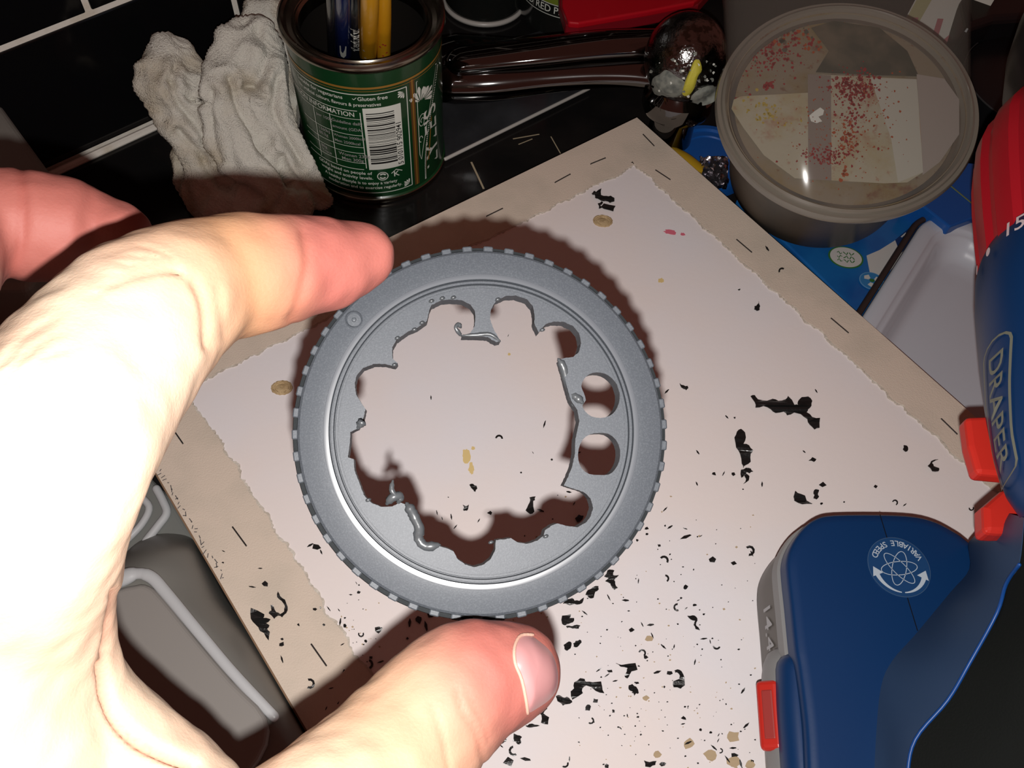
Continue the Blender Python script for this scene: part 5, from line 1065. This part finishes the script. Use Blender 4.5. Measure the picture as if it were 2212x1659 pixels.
RT = [(1440,846,7),(1637,665,3,1),(1657,537,7),(1689,586,8,2),(1597,626,3),(1763,845,5,1),(1507,977,6,1),(1570,901,5,1),(1587,903,3),(1543,1024,5),(1563,1023,6),(1584,1024,6),(1505,1045,5,1),(1646,1046,6,1),(1737,976,4,1),(1891,1051,7),(1777,1048,8),(1774,1088,4),(1933,1086,7,2),(1954,1091,5),(1823,1085,3),(2098,1098,6,2),(2110,1110,7),(1437,1100,7,1),(1480,1142,5),(1447,1139,7,1),(1377,1104,5),(1396,1142,6),(1398,1154,4),(1376,1167,4),(1514,1158,4,1),(1424,1178,5),(1481,1160,13,1),(1434,1211,11,2),(1437,1250,9,2),(1379,1255,6,1),(1539,1210,9),(1585,1217,7),(1619,1190,12,2),(1624,1196,7),(1480,1269,7),(1315,1291,8),(1351,1297,8,1),(1465,1297,4),(1481,1315,5),(1463,1312,9,2),(1500,1307,5),(1520,1327,4),(1263,1324,8,1),(1405,1350,8),(1364,1362,7),(1387,1349,6,1),(1409,1373,7,1),(1433,1397,8,1),(1387,1411,9,2),(1394,1420,6),(1520,1380,8,1),(1548,1395,9,2),(1534,1386,5),(1456,1397,5,1),(1501,1430,7),(1420,1452,9,1),(1447,1454,8),(1318,1450,8),(1311,1459,7),(1294,1447,8,1),(1329,1471,6),(1435,1484,4),(1605,1492,8,1),(1612,1567,9,1),(1477,1552,6),(1475,1564,5),(1513,1577,5),(1535,1583,4),(1276,1557,8,2),(1325,1535,6),(1355,1546,4),(1378,1549,4),(1132,1541,6),(1083,1612,5),(1110,1622,12,2),(1135,1640,12,1),(1100,1645,13),(1220,1650,9,2),(1230,1640,6,1),(1310,1655,7),(1340,1573,4),(1376,1475,5),(1542,1615,9),(1551,1600,5,1),(1552,1588,4,1),(1585,1632,11),(1600,1650,10),(1583,1616,8),(1486,1605,9),(1571,1640,10,1),(1556,1622,6,2),(1432,1650,8),(1625,1645,7)]
LF = [(752,1182,8,1),(744,1177,5),(774,1280,6),(770,1260,4,1),(685,1182,11),(694,1193,6,1),(670,1178,8),(735,1344,9),(745,1352,5),(710,1315,7),(732,1318,4,1),(818,1361,11),(780,1370,7,2),(742,1400,7),(737,1448,9),(670,1479,4),(719,1421,9,1),(700,1350,4),(885,1345,10),(905,1338,12),(920,1352,12),(930,1330,9),(880,1380,5),(795,1435,12,2),(800,1420,6),(822,1430,8,1),(770,1470,5),(715,1487,6,1),(780,1500,7),(730,1520,6),(705,1530,5),(790,1385,5)]
FO = [(562,1228,5,1),(545,1268,8),(573,1262,8),(608,1393,9),(609,1424,9),(669,1477,12,2),(483,1191,4,1),(482,1216,3),(680,1316,5),(692,1313,3),(740,1392,5),(610,1380,4),(645,1350,4)]
g1 = ('chips seen through the ring', 'tiny black plastic chip on the white board seen through the ring opening'); g2 = ('chips right of the ring', 'small black plastic chip on the white board right of the ring'); g3 = ('chips left of the ring', 'small black plastic chip on the board between the left strip and the ring'); g4 = ('chips on the beige strip', 'small black plastic chip on the left beige canvas strip')
for lst, (g_, l_), z in ((INR, g1, ZB+.0001), (RT, g2, ZB+.0001), (LF, g3, ZB+.0001), (FO, g4, ZB+.0011)):
    for q in lst:
        kind = q[3] if len(q) > 3 else rs.choice([0, 0, 1]); r_ = q[2]
        if lst is RT and (q[0] > 1640 and q[1] < 700) : z_ = ZB+.0012
        else: z_ = z
        where = g_
        lm = [('at the foot of the big bent shaving', 1270, 1500, 60), ('around the hook-shaped shaving', 1460, 1465, 70), ('around the s-shaped shaving', 1500, 1330, 60), ('beside the thumb tip', 1240, 1380, 70), ('below the forked shaving near the rim', 1330, 1300, 60), ('beside the toothed rim at its lower right', 1390, 1170, 60), ('below the upright lumpy shaving', 1580, 1050, 80), ('between the board middle and the battery', 1600, 1240, 110), ('above the long scalloped shaving', 1680, 700, 170), ('above the drill battery foot', 1860, 1080, 110), ('under the drill trigger', 2105, 1105, 60), ('among the tan flakes beside the battery', 1560, 1610, 90), ('along the bottom edge below the thumb', 1120, 1630, 110), ('along the bottom edge right of the thumb', 1330, 1600, 130)]
        if lst is RT:
            b_ = min(lm, key=lambda m_: math.hypot(q[0]-m_[1], q[1]-m_[2])/m_[3]); where = b_[0]
        elif lst is LF: where = 'left of the rim on the white board' if q[1] < 1300 and q[0] < 790 else ('in the thumb shadow under the rim' if q[0] > 770 else 'on the white board beside the lower left strip')
        elif lst is INR: where = 'seen through the ring, in its lower shade' if q[1] > 1080 else 'seen through the ring, on lit board'
        else: where = 'on the left beige canvas strip'
        size = 'tiny' if r_ < 5 else ('small' if r_ < 8 else 'coarse'); shp = ('chip', 'sliver', 'curl')[kind]
        chip(q[0], q[1], r_, kind, z_, '%s black %ss %s' % (size, shp, where), '%s black plastic %s %s' % (size, shp, where))
# a fine dust of crumbs nobody could count
dp = []; dp2 = []
for i in range(420):
    if i < 260: px = rs.gauss(1400, 190); py = rs.gauss(1480, 150)
    elif i < 340: px = rs.uniform(1180, 1650); py = rs.uniform(1050, 1659)
    else: px = rs.gauss(760, 40); py = rs.gauss(1400, 70)
    if px > 1632 or (px < 1240 and py > 1340 and px > 830) or px < 690: continue
    r_ = rs.uniform(.8, 2.6); a = rs.random()*6; tan_ = rs.random() < .3
    P = [W(px+r_*rs.uniform(.5, 1.6)*math.cos(a+k*2*math.pi/4), py+r_*rs.uniform(.5, 1.2)*math.sin(a+k*2*math.pi/4), ZB+.0003) for k in range(4)]; V = P+[p-ZZ*.0002 for p in P]
    (dp2 if tan_ else dp).append((V, [(0, 1, 2, 3), (4, 5, 6, 7), (0, 1, 5, 4), (1, 2, 6, 5), (2, 3, 7, 6), (3, 0, 4, 7)]))
o = mk('plastic_crumbs', *join(*dp), M_shav); tag(o, 'fine black plastic crumbs scattered over the white board', 'crumbs', kind='stuff')
o = mk('wood_dust', *join(*dp2), M_dust); tag(o, 'fine tan wood dust scattered over the white board', 'dust', kind='stuff')
for k, (px, py, r_) in enumerate([(1488,1607,14),(1583,1591,15),(1535,1632,15),(1585,1645,16),(1402,1380,8),(1620,1652,12),(1420,1630,9),(1395,1508,7)]):
    P = [(px+r_*rs.uniform(.7, 1.2)*math.cos(2*math.pi*i/9), py+r_*.8*rs.uniform(.7, 1.2)*math.sin(2*math.pi*i/9)) for i in range(9)]
    o = shaving(P, ['tan wood flake carrying a black speck, leftmost of the row beside the battery', 'tan wood flake nearest the red clip of the battery', 'tan wood flake in the middle of the lowest flakes by the battery', 'broad tan wood flake at the bottom edge by the battery', 'small tan wood flake between the s-shaped and the flag-like black shavings', 'tan wood flake at the bottom edge touching the battery side', 'small tan wood flake alone above the bottom edge of the board', 'small tan wood flake below the shield-shaped black shaving'][k], None, name='wood_flake', m=M_dust, lift=.0004, z=ZB+.00005); o['category'] = 'wood flake'
